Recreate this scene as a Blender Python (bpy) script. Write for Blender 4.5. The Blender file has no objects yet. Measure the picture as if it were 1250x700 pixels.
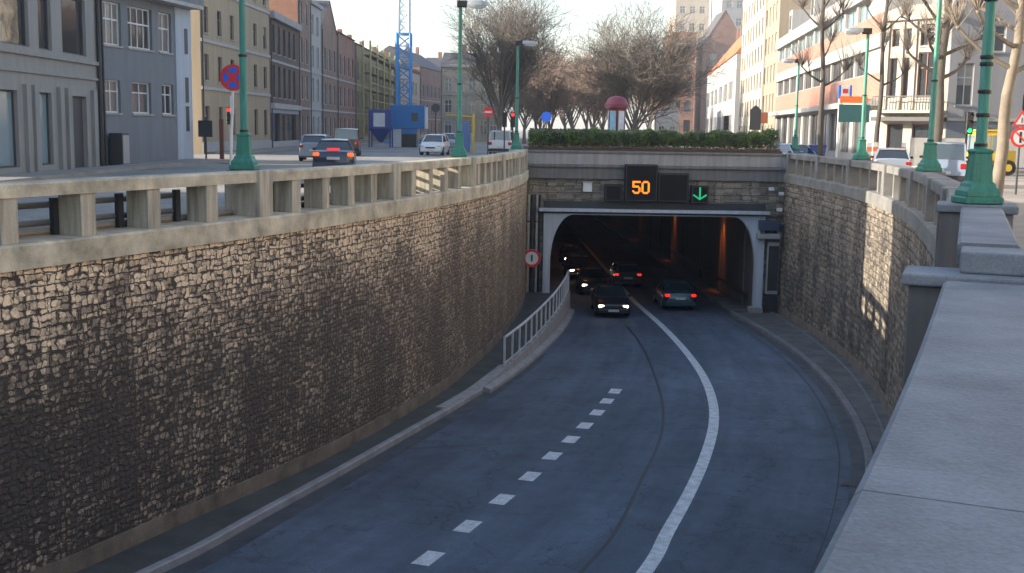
import bpy, bmesh, math, random
from mathutils import Vector, Matrix
S = bpy.context.scene
COL = S.collection
PI = math.pi
R_ = math.radians

# ---------------------------------------------------------------- camera
CZ = 2.1
cam_d = bpy.data.cameras.new('camera'); cam = bpy.data.objects.new('camera', cam_d); COL.objects.link(cam)
pit = math.atan(192.6/1400.0); rol = R_(0.9)
Fv = Vector((0, math.cos(pit), -math.sin(pit))); Rv0 = Vector((1, 0, 0)); Uv0 = Vector((0, math.sin(pit), math.cos(pit)))
Rv = Rv0*math.cos(rol)+Uv0*math.sin(rol); Uv = -Rv0*math.sin(rol)+Uv0*math.cos(rol)
cam.matrix_world = Matrix(((Rv.x, Uv.x, -Fv.x, 0), (Rv.y, Uv.y, -Fv.y, 0), (Rv.z, Uv.z, -Fv.z, CZ), (0, 0, 0, 1)))
cam_d.sensor_width = 36; cam_d.lens = 36*1400/1250.0
cam_d.clip_start = 0.1; cam_d.clip_end = 4000
S.camera = cam

# ---------------------------------------------------------------- sky, sun, exposure
SUN_EL = R_(17); SUN_AZ = R_(263)            # compass azimuth of the sun, clockwise from +Y
w = bpy.data.worlds.new('World'); S.world = w; w.use_nodes = True
wn = w.node_tree.nodes; wl = w.node_tree.links
sky = wn.new('ShaderNodeTexSky'); sky.sky_type = 'NISHITA'; sky.sun_disc = False
sky.sun_elevation = SUN_EL; sky.sun_rotation = SUN_AZ
sky.air_density = 1.0; sky.dust_density = 1.4; sky.ozone_density = 1.0
wl.new(sky.outputs[0], wn['Background'].inputs[0]); wn['Background'].inputs[1].default_value = 0.15
sd = bpy.data.lights.new('sun', 'SUN'); so = bpy.data.objects.new('sun', sd); COL.objects.link(so)
sd.energy = 5.0; sd.angle = R_(0.5); sd.color = (1.0, 0.87, 0.70)
to_sun = Vector((math.sin(SUN_AZ)*math.cos(SUN_EL), math.cos(SUN_AZ)*math.cos(SUN_EL), math.sin(SUN_EL)))
so.rotation_euler = to_sun.to_track_quat('Z', 'Y').to_euler(); so.location = to_sun*60
S.view_settings.view_transform = 'Standard'; S.view_settings.look = 'None'
S.view_settings.exposure = 1.45; S.view_settings.gamma = 1; S.view_settings.use_curve_mapping = False
S.render.engine = 'CYCLES'
S.cycles.max_bounces = 6; S.cycles.diffuse_bounces = 4; S.cycles.sample_clamp_indirect = 4
S.render.filter_size = 1.9

# ---------------------------------------------------------------- node materials
MATS = {}
def new_mat(name):
    m = bpy.data.materials.new(name); m.use_nodes = True
    return m, m.node_tree.nodes, m.node_tree.links, m.node_tree.nodes['Principled BSDF']
def N(ns, t, **kw):
    n = ns.new(t)
    for k, v in kw.items(): setattr(n, k, v)
    return n
def mat(name, col, rough=0.7, var=0.15, scale=1.5, metal=0.0, bump=0.0, bscale=20, spec=0.5, fine=0.0, streak=0.0, emit=None, es=1.0, trans=0):
    if name in MATS: return MATS[name]
    m, ns, lk, b = new_mat(name)
    b.inputs['Roughness'].default_value = rough; b.inputs['Metallic'].default_value = metal
    b.inputs['Specular IOR Level'].default_value = spec
    b.inputs['Base Color'].default_value = (*col, 1)
    tc = N(ns, 'ShaderNodeTexCoord')
    if var or streak or fine:
        no = N(ns, 'ShaderNodeTexNoise'); no.inputs['Scale'].default_value = scale; no.inputs['Detail'].default_value = 6; no.inputs['Roughness'].default_value = .6
        mp = N(ns, 'ShaderNodeMapping')
        if streak: mp.inputs['Scale'].default_value = (4, 4, .35)
        lk.new(tc.outputs['Object'], mp.inputs[0]); lk.new(mp.outputs[0], no.inputs[0])
        mr = N(ns, 'ShaderNodeMapRange'); mr.inputs[1].default_value = .25; mr.inputs[2].default_value = .75
        mr.inputs[3].default_value = 1-max(var, streak); mr.inputs[4].default_value = 1+max(var, streak)
        lk.new(no.outputs[0], mr.inputs[0])
        last = mr.outputs[0]
        if fine:
            n2 = N(ns, 'ShaderNodeTexNoise'); n2.inputs['Scale'].default_value = 45; n2.inputs['Detail'].default_value = 3
            lk.new(tc.outputs['Object'], n2.inputs[0])
            m2 = N(ns, 'ShaderNodeMapRange'); m2.inputs[1].default_value = .3; m2.inputs[2].default_value = .7
            m2.inputs[3].default_value = 1-fine; m2.inputs[4].default_value = 1+fine
            lk.new(n2.outputs[0], m2.inputs[0])
            mm = N(ns, 'ShaderNodeMath', operation='MULTIPLY'); lk.new(last, mm.inputs[0]); lk.new(m2.outputs[0], mm.inputs[1]); last = mm.outputs[0]
        vm = N(ns, 'ShaderNodeVectorMath', operation='SCALE'); vm.inputs[0].default_value = col
        lk.new(last, vm.inputs['Scale']); lk.new(vm.outputs[0], b.inputs['Base Color'])
    if bump:
        nb = N(ns, 'ShaderNodeTexNoise'); nb.inputs['Scale'].default_value = bscale; nb.inputs['Detail'].default_value = 5
        lk.new(tc.outputs['Object'], nb.inputs[0])
        bp = N(ns, 'ShaderNodeBump'); bp.inputs['Strength'].default_value = bump; bp.inputs['Distance'].default_value = .02
        lk.new(nb.outputs[0], bp.inputs['Height']); lk.new(bp.outputs[0], b.inputs['Normal'])
    if emit:
        b.inputs['Emission Color'].default_value = (*emit, 1); b.inputs['Emission Strength'].default_value = es
    MATS[name] = m
    return m

def stone_mat(name, bw, rh, light, mid, dark, soot, streaks, joint=.40, rand_=.62, fade_u=None, top_glow_clean=.5, eat=.0, even=None):
    """coursed rubble on UV in metres: u along the wall, v = height below the coping (negative), second value of soot = amount"""
    m, ns, lk, b = new_mat(name)
    uv = N(ns, 'ShaderNodeTexCoord')
    sep = N(ns, 'ShaderNodeSeparateXYZ'); lk.new(uv.outputs['UV'], sep.inputs[0])
    # wobble the courses
    nz = N(ns, 'ShaderNodeTexNoise'); nz.inputs['Scale'].default_value = 1.9; nz.inputs['Detail'].default_value = 3; lk.new(uv.outputs['UV'], nz.inputs[0])
    s1 = N(ns, 'ShaderNodeVectorMath', operation='SUBTRACT'); s1.inputs[1].default_value = (.5, .5, .5); lk.new(nz.outputs['Color'], s1.inputs[0])
    s1b = N(ns, 'ShaderNodeVectorMath', operation='MULTIPLY'); s1b.inputs[1].default_value = (.34, .14, 0); lk.new(s1.outputs[0], s1b.inputs[0])
    nz2 = N(ns, 'ShaderNodeTexNoise'); nz2.inputs['Scale'].default_value = 14; nz2.inputs['Detail'].default_value = 3; lk.new(uv.outputs['UV'], nz2.inputs[0])
    s2 = N(ns, 'ShaderNodeVectorMath', operation='SUBTRACT'); s2.inputs[1].default_value = (.5, .5, .5); lk.new(nz2.outputs['Color'], s2.inputs[0])
    s2b = N(ns, 'ShaderNodeVectorMath', operation='MULTIPLY'); s2b.inputs[1].default_value = (.11, .07, 0); lk.new(s2.outputs[0], s2b.inputs[0])
    a1 = N(ns, 'ShaderNodeVectorMath', operation='ADD'); lk.new(uv.outputs['UV'], a1.inputs[0]); lk.new(s1b.outputs[0], a1.inputs[1])
    a2 = N(ns, 'ShaderNodeVectorMath', operation='ADD'); lk.new(a1.outputs[0], a2.inputs[0]); lk.new(s2b.outputs[0], a2.inputs[1])
    vm_ = N(ns, 'ShaderNodeMapping'); vm_.inputs['Scale'].default_value = (1/bw, 1/rh, 1); lk.new(a2.outputs[0], vm_.inputs[0])
    vc = N(ns, 'ShaderNodeTexVoronoi', voronoi_dimensions='2D', feature='F1', distance='MINKOWSKI'); vc.inputs['Exponent'].default_value = 3.2; vc.inputs['Scale'].default_value = 1.0; vc.inputs['Randomness'].default_value = rand_; lk.new(vm_.outputs[0], vc.inputs['Vector'])
    rnd = N(ns, 'ShaderNodeSeparateColor'); lk.new(vc.outputs['Color'], rnd.inputs[0])
    jt = N(ns, 'ShaderNodeMapRange', interpolation_type='SMOOTHSTEP'); jt.inputs[1].default_value = joint; jt.inputs[2].default_value = joint+.26; jt.inputs[3].default_value = 0; jt.inputs[4].default_value = 1
    lk.new(vc.outputs['Distance'], jt.inputs[0])
    # course joints
    br = N(ns, 'ShaderNodeTexBrick'); br.offset = .5
    br.inputs['Scale'].default_value = 1; br.inputs['Brick Width'].default_value = bw*3.3; br.inputs['Row Height'].default_value = rh*2
    br.inputs['Mortar Size'].default_value = .016; br.inputs['Mortar Smooth'].default_value = .7
    lk.new(a2.outputs[0], br.inputs[0])
    fmx = N(ns, 'ShaderNodeMath', operation='MAXIMUM'); lk.new(jt.outputs[0], fmx.inputs[0]); lk.new(br.outputs['Fac'], fmx.inputs[1])
    # large soot clouds
    sn = N(ns, 'ShaderNodeTexNoise'); sn.inputs['Scale'].default_value = .42; sn.inputs['Detail'].default_value = 6; sn.inputs['Roughness'].default_value = .62; lk.new(uv.outputs['UV'], sn.inputs[0])
    # vertical run-off streaks
    mp = N(ns, 'ShaderNodeMapping'); mp.inputs['Scale'].default_value = (.95, .17, 1); lk.new(uv.outputs['UV'], mp.inputs[0])
    st = N(ns, 'ShaderNodeTexNoise'); st.inputs['Scale'].default_value = 1.0; st.inputs['Detail'].default_value = 4; lk.new(mp.outputs[0], st.inputs[0])
    # fine grain
    fg = N(ns, 'ShaderNodeTexNoise'); fg.inputs['Scale'].default_value = 17; fg.inputs['Detail'].default_value = 5; lk.new(uv.outputs['UV'], fg.inputs[0])
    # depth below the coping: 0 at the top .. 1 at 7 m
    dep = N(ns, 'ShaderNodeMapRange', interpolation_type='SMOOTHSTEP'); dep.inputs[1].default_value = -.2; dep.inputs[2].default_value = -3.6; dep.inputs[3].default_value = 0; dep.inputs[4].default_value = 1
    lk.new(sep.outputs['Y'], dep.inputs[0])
    def math_(op, a, c, clamp=False):
        n = N(ns, 'ShaderNodeMath', operation=op); n.use_clamp = clamp
        for i, v in ((0, a), (1, c)):
            if isinstance(v, (int, float)): n.inputs[i].default_value = v
            else: lk.new(v, n.inputs[i])
        return n.outputs[0]
    # stone brightness value 0..1
    val = math_('ADD', math_('MULTIPLY', rnd.outputs[0], .52), math_('MULTIPLY', fg.outputs[0], .92))      # ~ .35..1.1
    dirt_glow = math_('ADD', math_('MULTIPLY', sn.outputs[0], 1.45), math_('MULTIPLY', dep.outputs[0], top_glow_clean))  # paler upper stone paints in reflected sun, along with real soot lower down
    dirt_glow = math_('SUBTRACT', dirt_glow, math_('MULTIPLY', math_('SUBTRACT', st.outputs[0], .5), streaks))
    dirt_glow = math_('ADD', dirt_glow, soot-.90)
    if fade_u:
        fu = N(ns, 'ShaderNodeMapRange'); fu.inputs[1].default_value = fade_u[0]; fu.inputs[2].default_value = fade_u[1]; fu.inputs[3].default_value = 0; fu.inputs[4].default_value = fade_u[2]
        lk.new(sep.outputs['X'], fu.inputs[0]); dirt_glow = math_('SUBTRACT', dirt_glow, fu.outputs[0])
    val = math_('SUBTRACT', val, dirt_glow, False)
    cr = N(ns, 'ShaderNodeValToRGB'); cr.color_ramp.elements[0].position = .0; cr.color_ramp.elements[0].color = (*dark, 1)
    cr.color_ramp.elements[1].position = .8; cr.color_ramp.elements[1].color = (*light, 1)
    e = cr.color_ramp.elements.new(.38); e.color = (*mid, 1)
    lk.new(math_('ADD', val, .2, True), cr.inputs[0])
    # the mix of soot and painted glow also eats into the stone edges: a shift of the joint threshold
    jshift = math_('ADD', vc.outputs['Distance'], math_('MULTIPLY', math_('SUBTRACT', math_('ADD', dirt_glow, math_('MULTIPLY', fg.outputs[0], .5)), .55), eat))
    lk.new(jshift, jt.inputs[0])
    mix = N(ns, 'ShaderNodeMix', data_type='RGBA'); mix.inputs[7].default_value = (dark[0]*.8, dark[1]*.8, dark[2]*.8, 1)
    lk.new(fmx.outputs[0], mix.inputs[0]); lk.new(cr.outputs[0], mix.inputs[6])
    # hue change between stones
    hs = N(ns, 'ShaderNodeHueSaturation'); lk.new(mix.outputs[2], hs.inputs['Color'])
    lk.new(math_('ADD', .485, math_('MULTIPLY', fg.outputs[0], .03)), hs.inputs['Hue'])
    outc = hs.outputs[0]
    if even:
        ev = N(ns, 'ShaderNodeVectorMath', operation='SCALE'); ev.inputs[0].default_value = even
        lk.new(math_('ADD', .45, math_('ADD', math_('MULTIPLY', rnd.outputs[0], .45), math_('MULTIPLY', st.outputs[0], .7))), ev.inputs['Scale'])
        em = N(ns, 'ShaderNodeMix', data_type='RGBA'); lk.new(math_('MULTIPLY', fu.outputs[0], 9.5, True), em.inputs[0]); lk.new(outc, em.inputs[6]); lk.new(ev.outputs[0], em.inputs[7]); outc = em.outputs[2]
    lk.new(outc, b.inputs['Base Color'])
    b.inputs['Roughness'].default_value = .9; b.inputs['Specular IOR Level'].default_value = .25
    h = math_('ADD', math_('MULTIPLY', fmx.outputs[0], -1.0), math_('MULTIPLY', fg.outputs[0], .8))
    h = math_('ADD', h, math_('MULTIPLY', rnd.outputs[0], .35))
    bp = N(ns, 'ShaderNodeBump'); bp.inputs['Strength'].default_value = .9; bp.inputs['Distance'].default_value = .035
    lk.new(h, bp.inputs['Height']); lk.new(bp.outputs[0], b.inputs['Normal'])
    MATS[name] = m
    return m

def brick_wall_mat(name, c1, c2, mortar, bw=.24, rh=.08, soot=.25):
    if name in MATS: return MATS[name]
    m, ns, lk, b = new_mat(name)
    tc = N(ns, 'ShaderNodeTexCoord')
    cx = N(ns, 'ShaderNodeSeparateXYZ'); lk.new(tc.outputs['Object'], cx.inputs[0])
    cm = N(ns, 'ShaderNodeCombineXYZ')
    ad = N(ns, 'ShaderNodeMath', operation='ADD'); lk.new(cx.outputs[0], ad.inputs[0]); lk.new(cx.outputs[1], ad.inputs[1])
    lk.new(ad.outputs[0], cm.inputs[0]); lk.new(cx.outputs[2], cm.inputs[1])
    br = N(ns, 'ShaderNodeTexBrick'); br.inputs['Scale'].default_value = 1; br.inputs['Brick Width'].default_value = bw; br.inputs['Row Height'].default_value = rh
    br.inputs['Mortar Size'].default_value = .008; br.inputs['Color1'].default_value = (*c1, 1); br.inputs['Color2'].default_value = (*c2, 1); br.inputs['Mortar'].default_value = (*mortar, 1)
    lk.new(cm.outputs[0], br.inputs[0])
    no = N(ns, 'ShaderNodeTexNoise'); no.inputs['Scale'].default_value = .5; no.inputs['Detail'].default_value = 7; lk.new(tc.outputs['Object'], no.inputs[0])
    mr = N(ns, 'ShaderNodeMapRange'); mr.inputs[1].default_value = .3; mr.inputs[2].default_value = .7; mr.inputs[3].default_value = 1-soot; mr.inputs[4].default_value = 1+soot*.5
    lk.new(no.outputs[0], mr.inputs[0])
    vm = N(ns, 'ShaderNodeVectorMath', operation='SCALE'); lk.new(br.outputs[0], vm.inputs[0]); lk.new(mr.outputs[0], vm.inputs['Scale'])
    lk.new(vm.outputs[0], b.inputs['Base Color']); b.inputs['Roughness'].default_value = .88
    MATS[name] = m
    return m

def asphalt_mat(name, col, patch=.25, crack=True):
    m, ns, lk, b = new_mat(name)
    tc = N(ns, 'ShaderNodeTexCoord')
    a = N(ns, 'ShaderNodeTexNoise'); a.inputs['Scale'].default_value = .16; a.inputs['Detail'].default_value = 5; lk.new(tc.outputs['Object'], a.inputs[0])
    g = N(ns, 'ShaderNodeTexNoise'); g.inputs['Scale'].default_value = 38; g.inputs['Detail'].default_value = 4; g.inputs['Roughness'].default_value = .8; lk.new(tc.outputs['Object'], g.inputs[0])
    mi = N(ns, 'ShaderNodeTexNoise'); mi.inputs['Scale'].default_value = 1.7; mi.inputs['Detail'].default_value = 7; mi.inputs['Roughness'].default_value = .7; lk.new(tc.outputs['Object'], mi.inputs[0])
    # wheel-track wear along the lanes (v coordinate across the road in UV.x)
    sp = N(ns, 'ShaderNodeSeparateXYZ'); lk.new(tc.outputs['UV'], sp.inputs[0])
    wv = N(ns, 'ShaderNodeMath', operation='SINE'); mu = N(ns, 'ShaderNodeMath', operation='MULTIPLY'); mu.inputs[1].default_value = 2*PI*6
    lk.new(sp.outputs[0], mu.inputs[0]); lk.new(mu.outputs[0], wv.inputs[0])
    def mr(o, lo, hi, a0=.3, a1=.7):
        n = N(ns, 'ShaderNodeMapRange'); n.inputs[1].default_value = a0; n.inputs[2].default_value = a1; n.inputs[3].default_value = lo; n.inputs[4].default_value = hi
        lk.new(o, n.inputs[0]); return n.outputs[0]
    def mul(x, y):
        n = N(ns, 'ShaderNodeMath', operation='MULTIPLY'); lk.new(x, n.inputs[0]); lk.new(y, n.inputs[1]); return n.outputs[0]
    mpu = N(ns, 'ShaderNodeMapping'); mpu.inputs['Scale'].default_value = (26, .22, 1); lk.new(tc.outputs['UV'], mpu.inputs[0])
    sk = N(ns, 'ShaderNodeTexNoise'); sk.inputs['Scale'].default_value = 1; sk.inputs['Detail'].default_value = 5; lk.new(mpu.outputs[0], sk.inputs[0])
    vo = N(ns, 'ShaderNodeTexVoronoi', feature='DISTANCE_TO_EDGE'); vo.inputs['Scale'].default_value = .33
    dn = N(ns, 'ShaderNodeTexNoise'); dn.inputs['Scale'].default_value = 1.2; dn.inputs['Detail'].default_value = 5; lk.new(tc.outputs['Object'], dn.inputs[0])
    dv = N(ns, 'ShaderNodeVectorMath', operation='SCALE'); dv.inputs['Scale'].default_value = 1.6; lk.new(dn.outputs['Color'], dv.inputs[0])
    da = N(ns, 'ShaderNodeVectorMath', operation='ADD'); lk.new(tc.outputs['Object'], da.inputs[0]); lk.new(dv.outputs[0], da.inputs[1]); lk.new(da.outputs[0], vo.inputs['Vector'])
    v = mul(mul(mr(a.outputs[0], 1-patch, 1+patch), mr(g.outputs[0], .60, 1.40)), mul(mr(mi.outputs[0], .82, 1.18), mr(wv.outputs[0], .93, 1.07, -1, 1)))
    v = mul(mul(v, mr(sk.outputs[0], .84, 1.16)), mr(vo.outputs['Distance'], .62, 1.0, 0.0, .012))
    vm = N(ns, 'ShaderNodeVectorMath', operation='SCALE'); vm.inputs[0].default_value = col; lk.new(v, vm.inputs['Scale'])
    lk.new(vm.outputs[0], b.inputs['Base Color']); b.inputs['Roughness'].default_value = .82
    b.inputs['Specular IOR Level'].default_value = .4
    bp = N(ns, 'ShaderNodeBump'); bp.inputs['Strength'].default_value = .35; bp.inputs['Distance'].default_value = .008
    lk.new(g.outputs[0], bp.inputs['Height']); lk.new(bp.outputs[0], b.inputs['Normal'])
    MATS[name] = m
    return m

def glass_mat(name, col=(.03, .04, .05), rough=.06, spec=1.0):
    if name in MATS: return MATS[name]
    m, ns, lk, b = new_mat(name)
    b.inputs['Base Color'].default_value = (*col, 1); b.inputs['Roughness'].default_value = rough
    b.inputs['Specular IOR Level'].default_value = spec; b.inputs['IOR'].default_value = 1.7
    tc = N(ns, 'ShaderNodeTexCoord'); no = N(ns, 'ShaderNodeTexNoise'); no.inputs['Scale'].default_value = 1.3; lk.new(tc.outputs['Object'], no.inputs[0])
    bp = N(ns, 'ShaderNodeBump'); bp.inputs['Strength'].default_value = .06; bp.inputs['Distance'].default_value = .1
    lk.new(no.outputs[0], bp.inputs['Height']); lk.new(bp.outputs[0], b.inputs['Normal'])
    MATS[name] = m
    return m

# ---------------------------------------------------------------- mesh helpers
class MB:
    def __init__(s): s.v = []; s.f = []; s.uv = None
    def add(s, vs, fs):
        o = len(s.v); s.v += [tuple(v) for v in vs]; s.f += [tuple(i+o for i in f) for f in fs]; return s
    def box(s, x0, x1, y0, y1, z0, z1):
        if x0 > x1: x0, x1 = x1, x0
        if y0 > y1: y0, y1 = y1, y0
        if z0 > z1: z0, z1 = z1, z0
        return s.add([(x0,y0,z0),(x1,y0,z0),(x1,y1,z0),(x0,y1,z0),(x0,y0,z1),(x1,y0,z1),(x1,y1,z1),(x0,y1,z1)],
                     [(0,3,2,1),(4,5,6,7),(0,1,5,4),(1,2,6,5),(2,3,7,6),(3,0,4,7)])
    def cbox(s, x0, x1, y0, y1, z0, z1, c=.02):
        """box with chamfered edges"""
        X = (x0, x0+c, x1-c, x1); Y = (y0, y0+c, y1-c, y1); Z = (z0, z0+c, z1-c, z1)
        bm = bmesh.new(); vs = []
        for i in (0, 3):
            for j in (0, 3):
                for k in (0, 3):
                    xi, yj, zk = X[i], Y[j], Z[k]; xi2 = X[1] if i == 0 else X[2]; yj2 = Y[1] if j == 0 else Y[2]; zk2 = Z[1] if k == 0 else Z[2]
                    vs += [bm.verts.new((xi, yj2, zk2)), bm.verts.new((xi2, yj, zk2)), bm.verts.new((xi2, yj2, zk))]
        r = bmesh.ops.convex_hull(bm, input=bm.verts)
        bm.verts.index_update()
        s.add([v.co[:] for v in bm.verts], [[v.index for v in f.verts] for f in bm.faces]); bm.free(); return s
    def obox(s, c, ax, hl, hw, z0, z1):
        """box centred at c (x,y), long axis unit ax, half length, half width"""
        ax = Vector(ax).normalized(); n = Vector((-ax.y, ax.x)); c = Vector(c)
        p = [c-ax*hl-n*hw, c+ax*hl-n*hw, c+ax*hl+n*hw, c-ax*hl+n*hw]
        return s.add([(q.x, q.y, z0) for q in p]+[(q.x, q.y, z1) for q in p], [(0,3,2,1),(4,5,6,7),(0,1,5,4),(1,2,6,5),(2,3,7,6),(3,0,4,7)])
    def quad(s, a, b, c, d): return s.add([a, b, c, d], [(0,1,2,3)])
    def tube(s, pts, rad, n=8, caps=True):
        pts = [Vector(p) for p in pts]
        if not isinstance(rad, (list, tuple)): rad = [rad]*len(pts)
        vs = []; prev = None
        for i, p in enumerate(pts):
            t = (pts[min(i+1, len(pts)-1)]-pts[max(i-1, 0)])
            t = t.normalized() if t.length > 1e-9 else Vector((0, 0, 1))
            if prev is None:
                a = t.orthogonal().normalized()
            else:
                a = (prev-t*prev.dot(t)); a = a.normalized() if a.length > 1e-6 else t.orthogonal().normalized()
            prev = a; b2 = t.cross(a)
            for k in range(n):
                an = 2*PI*k/n; vs.append(p+(a*math.cos(an)+b2*math.sin(an))*rad[i])
        fs = [(i*n+k, i*n+(k+1) % n, (i+1)*n+(k+1) % n, (i+1)*n+k) for i in range(len(pts)-1) for k in range(n)]
        if caps: fs += [tuple(range(n-1, -1, -1)), tuple(range((len(pts)-1)*n, len(pts)*n))]
        return s.add(vs, fs)
    def lathe(s, prof, n=16, c=(0, 0, 0), rot=0.0, sq=1.0):
        """prof: list of (r,z)"""
        vs = [(c[0]+r*math.cos(rot+2*PI*k/n), c[1]+r*math.sin(rot+2*PI*k/n)*sq, c[2]+z) for r, z in prof for k in range(n)]
        fs = [(i*n+k, i*n+(k+1) % n, (i+1)*n+(k+1) % n, (i+1)*n+k) for i in range(len(prof)-1) for k in range(n)]
        fs += [tuple(range(n-1, -1, -1)), tuple(range((len(prof)-1)*n, len(prof)*n))]
        return s.add(vs, fs)
    def prism(s, poly, y0, y1):
        """polygon in (x,z), extruded from y0 to y1"""
        n = len(poly)
        s.add([(p[0], y0, p[1]) for p in poly]+[(p[0], y1, p[1]) for p in poly],
              [tuple(range(n-1, -1, -1)), tuple(range(n, 2*n))]+[(i, (i+1) % n, n+(i+1) % n, n+i) for i in range(n)])
        return s
    def loft(s, rings, closed=True, caps=True):
        n = len(rings[0]); vs = [p for r in rings for p in r]
        m = n if closed else n-1
        fs = [(i*n+k, i*n+(k+1) % n, (i+1)*n+(k+1) % n, (i+1)*n+k) for i in range(len(rings)-1) for k in range(m)]
        if caps: fs += [tuple(range(n-1, -1, -1)), tuple(range((len(rings)-1)*n, len(rings)*n))]
        return s.add(vs, fs)
    def build(s, name, m, parent=None, smooth=False, bevel=0.0, fix=True, loc=None, rotz=0, angle=40):
        me = bpy.data.meshes.new(name); me.from_pydata(s.v, [], s.f)
        if fix or bevel:
            bm = bmesh.new(); bm.from_mesh(me)
            if fix: bmesh.ops.recalc_face_normals(bm, faces=bm.faces)
            bm.to_mesh(me); bm.free()
        if smooth:
            for p in me.polygons: p.use_smooth = True
            try: me.set_sharp_from_angle(angle=R_(angle))
            except Exception: pass
        me.materials.append(m)
        o = bpy.data.objects.new(name, me); COL.objects.link(o)
        if parent: o.parent = parent
        if loc: o.location = loc
        if rotz: o.rotation_euler.z = rotz
        if bevel:
            bv = o.modifiers.new('bevel', 'BEVEL'); bv.width = bevel; bv.segments = 2; bv.limit_method = 'ANGLE'
        return o

def tag(o, label=None, cat=None, group=None, kind=None):
    if label: o['label'] = label
    if cat: o['category'] = cat
    if group: o['group'] = group
    if kind: o['kind'] = kind
    return o
def thing(name, label, cat, loc=(0, 0, 0), rotz=0, group=None):
    o = bpy.data.objects.new(name, None); COL.objects.link(o); o.location = loc; o.rotation_euler = (0, 0, rotz)
    o.empty_display_size = .2
    return tag(o, label, cat, group)
def dup(root, loc, rotz, label, scale=1, group=None):
    def cp(o, par):
        c = o.copy(); COL.objects.link(c); c.parent = par
        for ch in list(o.children): cp(ch, c)
        return c
    r = cp(root, None); r.location = loc; r.rotation_euler = (0, 0, rotz); r.scale = (scale,)*3 if not isinstance(scale, tuple) else scale
    r['label'] = label
    if group: r['group'] = group
    return r

# paths in plan -------------------------------------------------------
def catmull(pts, step=.5):
    P = [Vector(p) for p in pts]; out = []
    for i in range(len(P)-1):
        p0 = P[max(i-1, 0)]; p1 = P[i]; p2 = P[i+1]; p3 = P[min(i+2, len(P)-1)]
        n = max(2, int((p2-p1).length/step))
        for k in range(n):
            t = k/n
            out.append(.5*((2*p1)+(-p0+p2)*t+(2*p0-5*p1+4*p2-p3)*t*t+(-p0+3*p1-3*p2+p3)*t**3))
    out.append(P[-1]); return out
def x_at(path, y):
    for a, b in zip(path, path[1:]):
        if a.y <= y <= b.y or b.y <= y <= a.y:
            t = (y-a.y)/(b.y-a.y) if abs(b.y-a.y) > 1e-9 else 0
            return a.x+(b.x-a.x)*t
    return path[0].x if y < path[0].y else path[-1].x
def lens_of(path):
    L = [0]
    for a, b in zip(path, path[1:]): L.append(L[-1]+(b-a).length)
    return L
def at_len(path, L, s):
    s = min(max(s, 0), L[-1]-1e-6)
    for i in range(len(path)-1):
        if L[i] <= s <= L[i+1]:
            t = (s-L[i])/(L[i+1]-L[i]); p = path[i].lerp(path[i+1], t); d = (path[i+1]-path[i]).normalized(); return p, d
def len_at_y(path, L, y):
    for i in range(len(path)-1):
        if path[i].y <= y <= path[i+1].y:
            return L[i]+(L[i+1]-L[i])*(y-path[i].y)/(path[i+1].y-path[i].y)
    return 0
def offs(path, d):
    """positive d to the left of travel"""
    out = []
    for i, p in enumerate(path):
        t = (path[min(i+1, len(path)-1)]-path[max(i-1, 0)]).normalized()
        out.append(p+Vector((-t.y, t.x))*d)
    return out
def sub_y(path, y0, y1): return [p for p in path if y0 <= p.y <= y1]
def road(y): return -5.63-.027*min(max(y, -10), 200)
def sweep(name, path, prof, m, parent=None, uvw=False, smooth=False, bevel=0):
    """prof(p) -> closed list of (offset to the left, z)"""
    mb = MB(); rings = []
    L = lens_of(path)
    for i, p in enumerate(path):
        t = (path[min(i+1, len(path)-1)]-path[max(i-1, 0)]).normalized(); n = Vector((-t.y, t.x))
        rings.append([(p.x+n.x*o, p.y+n.y*o, z) for o, z in (prof(p) if callable(prof) else prof)])
    mb.loft(rings)
    o = mb.build(name, m, parent, smooth=smooth, bevel=bevel)
    if uvw:
        me = o.data; ul = me.uv_layers.new(name='UVMap'); n = len(rings[0])
        for poly in me.polygons:
            for li in poly.loop_indices:
                vi = me.loops[li].vertex_index
                ul.data[li].uv = (L[vi//n], me.vertices[vi].co.z)
    return o
def sheet(name, left, right, zf, m, parent=None, nx=1, kind=None, label=None):
    """strip between two paths with equal counts; UV.x across, UV.y along"""
    vs = []; fs = []; n = nx+1; L = lens_of(left)
    for a, b in zip(left, right):
        for k in range(n):
            q = a.lerp(b, k/nx); vs.append((q.x, q.y, zf(q)))
    for i in range(len(left)-1):
        for k in range(nx): fs.append((i*n+k, i*n+k+1, (i+1)*n+k+1, (i+1)*n+k))
    mb = MB(); mb.add(vs, fs); o = mb.build(name, m, parent, fix=False)
    ul = o.data.uv_layers.new(name='UVMap')
    for poly in o.data.polygons:
        for li in poly.loop_indices:
            vi = o.data.loops[li].vertex_index; ul.data[li].uv = ((vi % n)/nx, L[vi//n])
    if kind: o['kind'] = kind
    return o

# ---------------------------------------------------------------- materials
M_rubble_l = stone_mat('rubble_stone', .145, .118, (.86, .69, .50), (.34, .28, .215), (.090, .078, .070), .40, .85, joint=.36, rand_=.58, fade_u=(30, 66, .06), top_glow_clean=.66, eat=.13, even=(.27, .222, .168))
M_rubble_r = stone_mat('rubble_stone_brown', .30, .13, (.33, .285, .23), (.165, .145, .12), (.060, .055, .050), .52, 1.1, joint=.43, rand_=.35, top_glow_clean=.22)
M_portalst = stone_mat('portal_stone', .45, .18, (.30, .27, .22), (.17, .155, .13), (.06, .056, .05), .55, .6, joint=.45, rand_=.3, top_glow_clean=.1)
M_conc = mat('weathered_concrete', (.45, .415, .325), .85, .55, 1.6, bump=.3, bscale=30, fine=.12)
M_conc_post = mat('weathered_concrete_post', (.37, .345, .285), .85, .35, 2.0, bump=.25, bscale=30, streak=.55, fine=.1)
M_conc_dk = mat('dark_concrete', (.15, .15, .15), .85, .3, 1.0, bump=.3, streak=.3)
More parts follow.
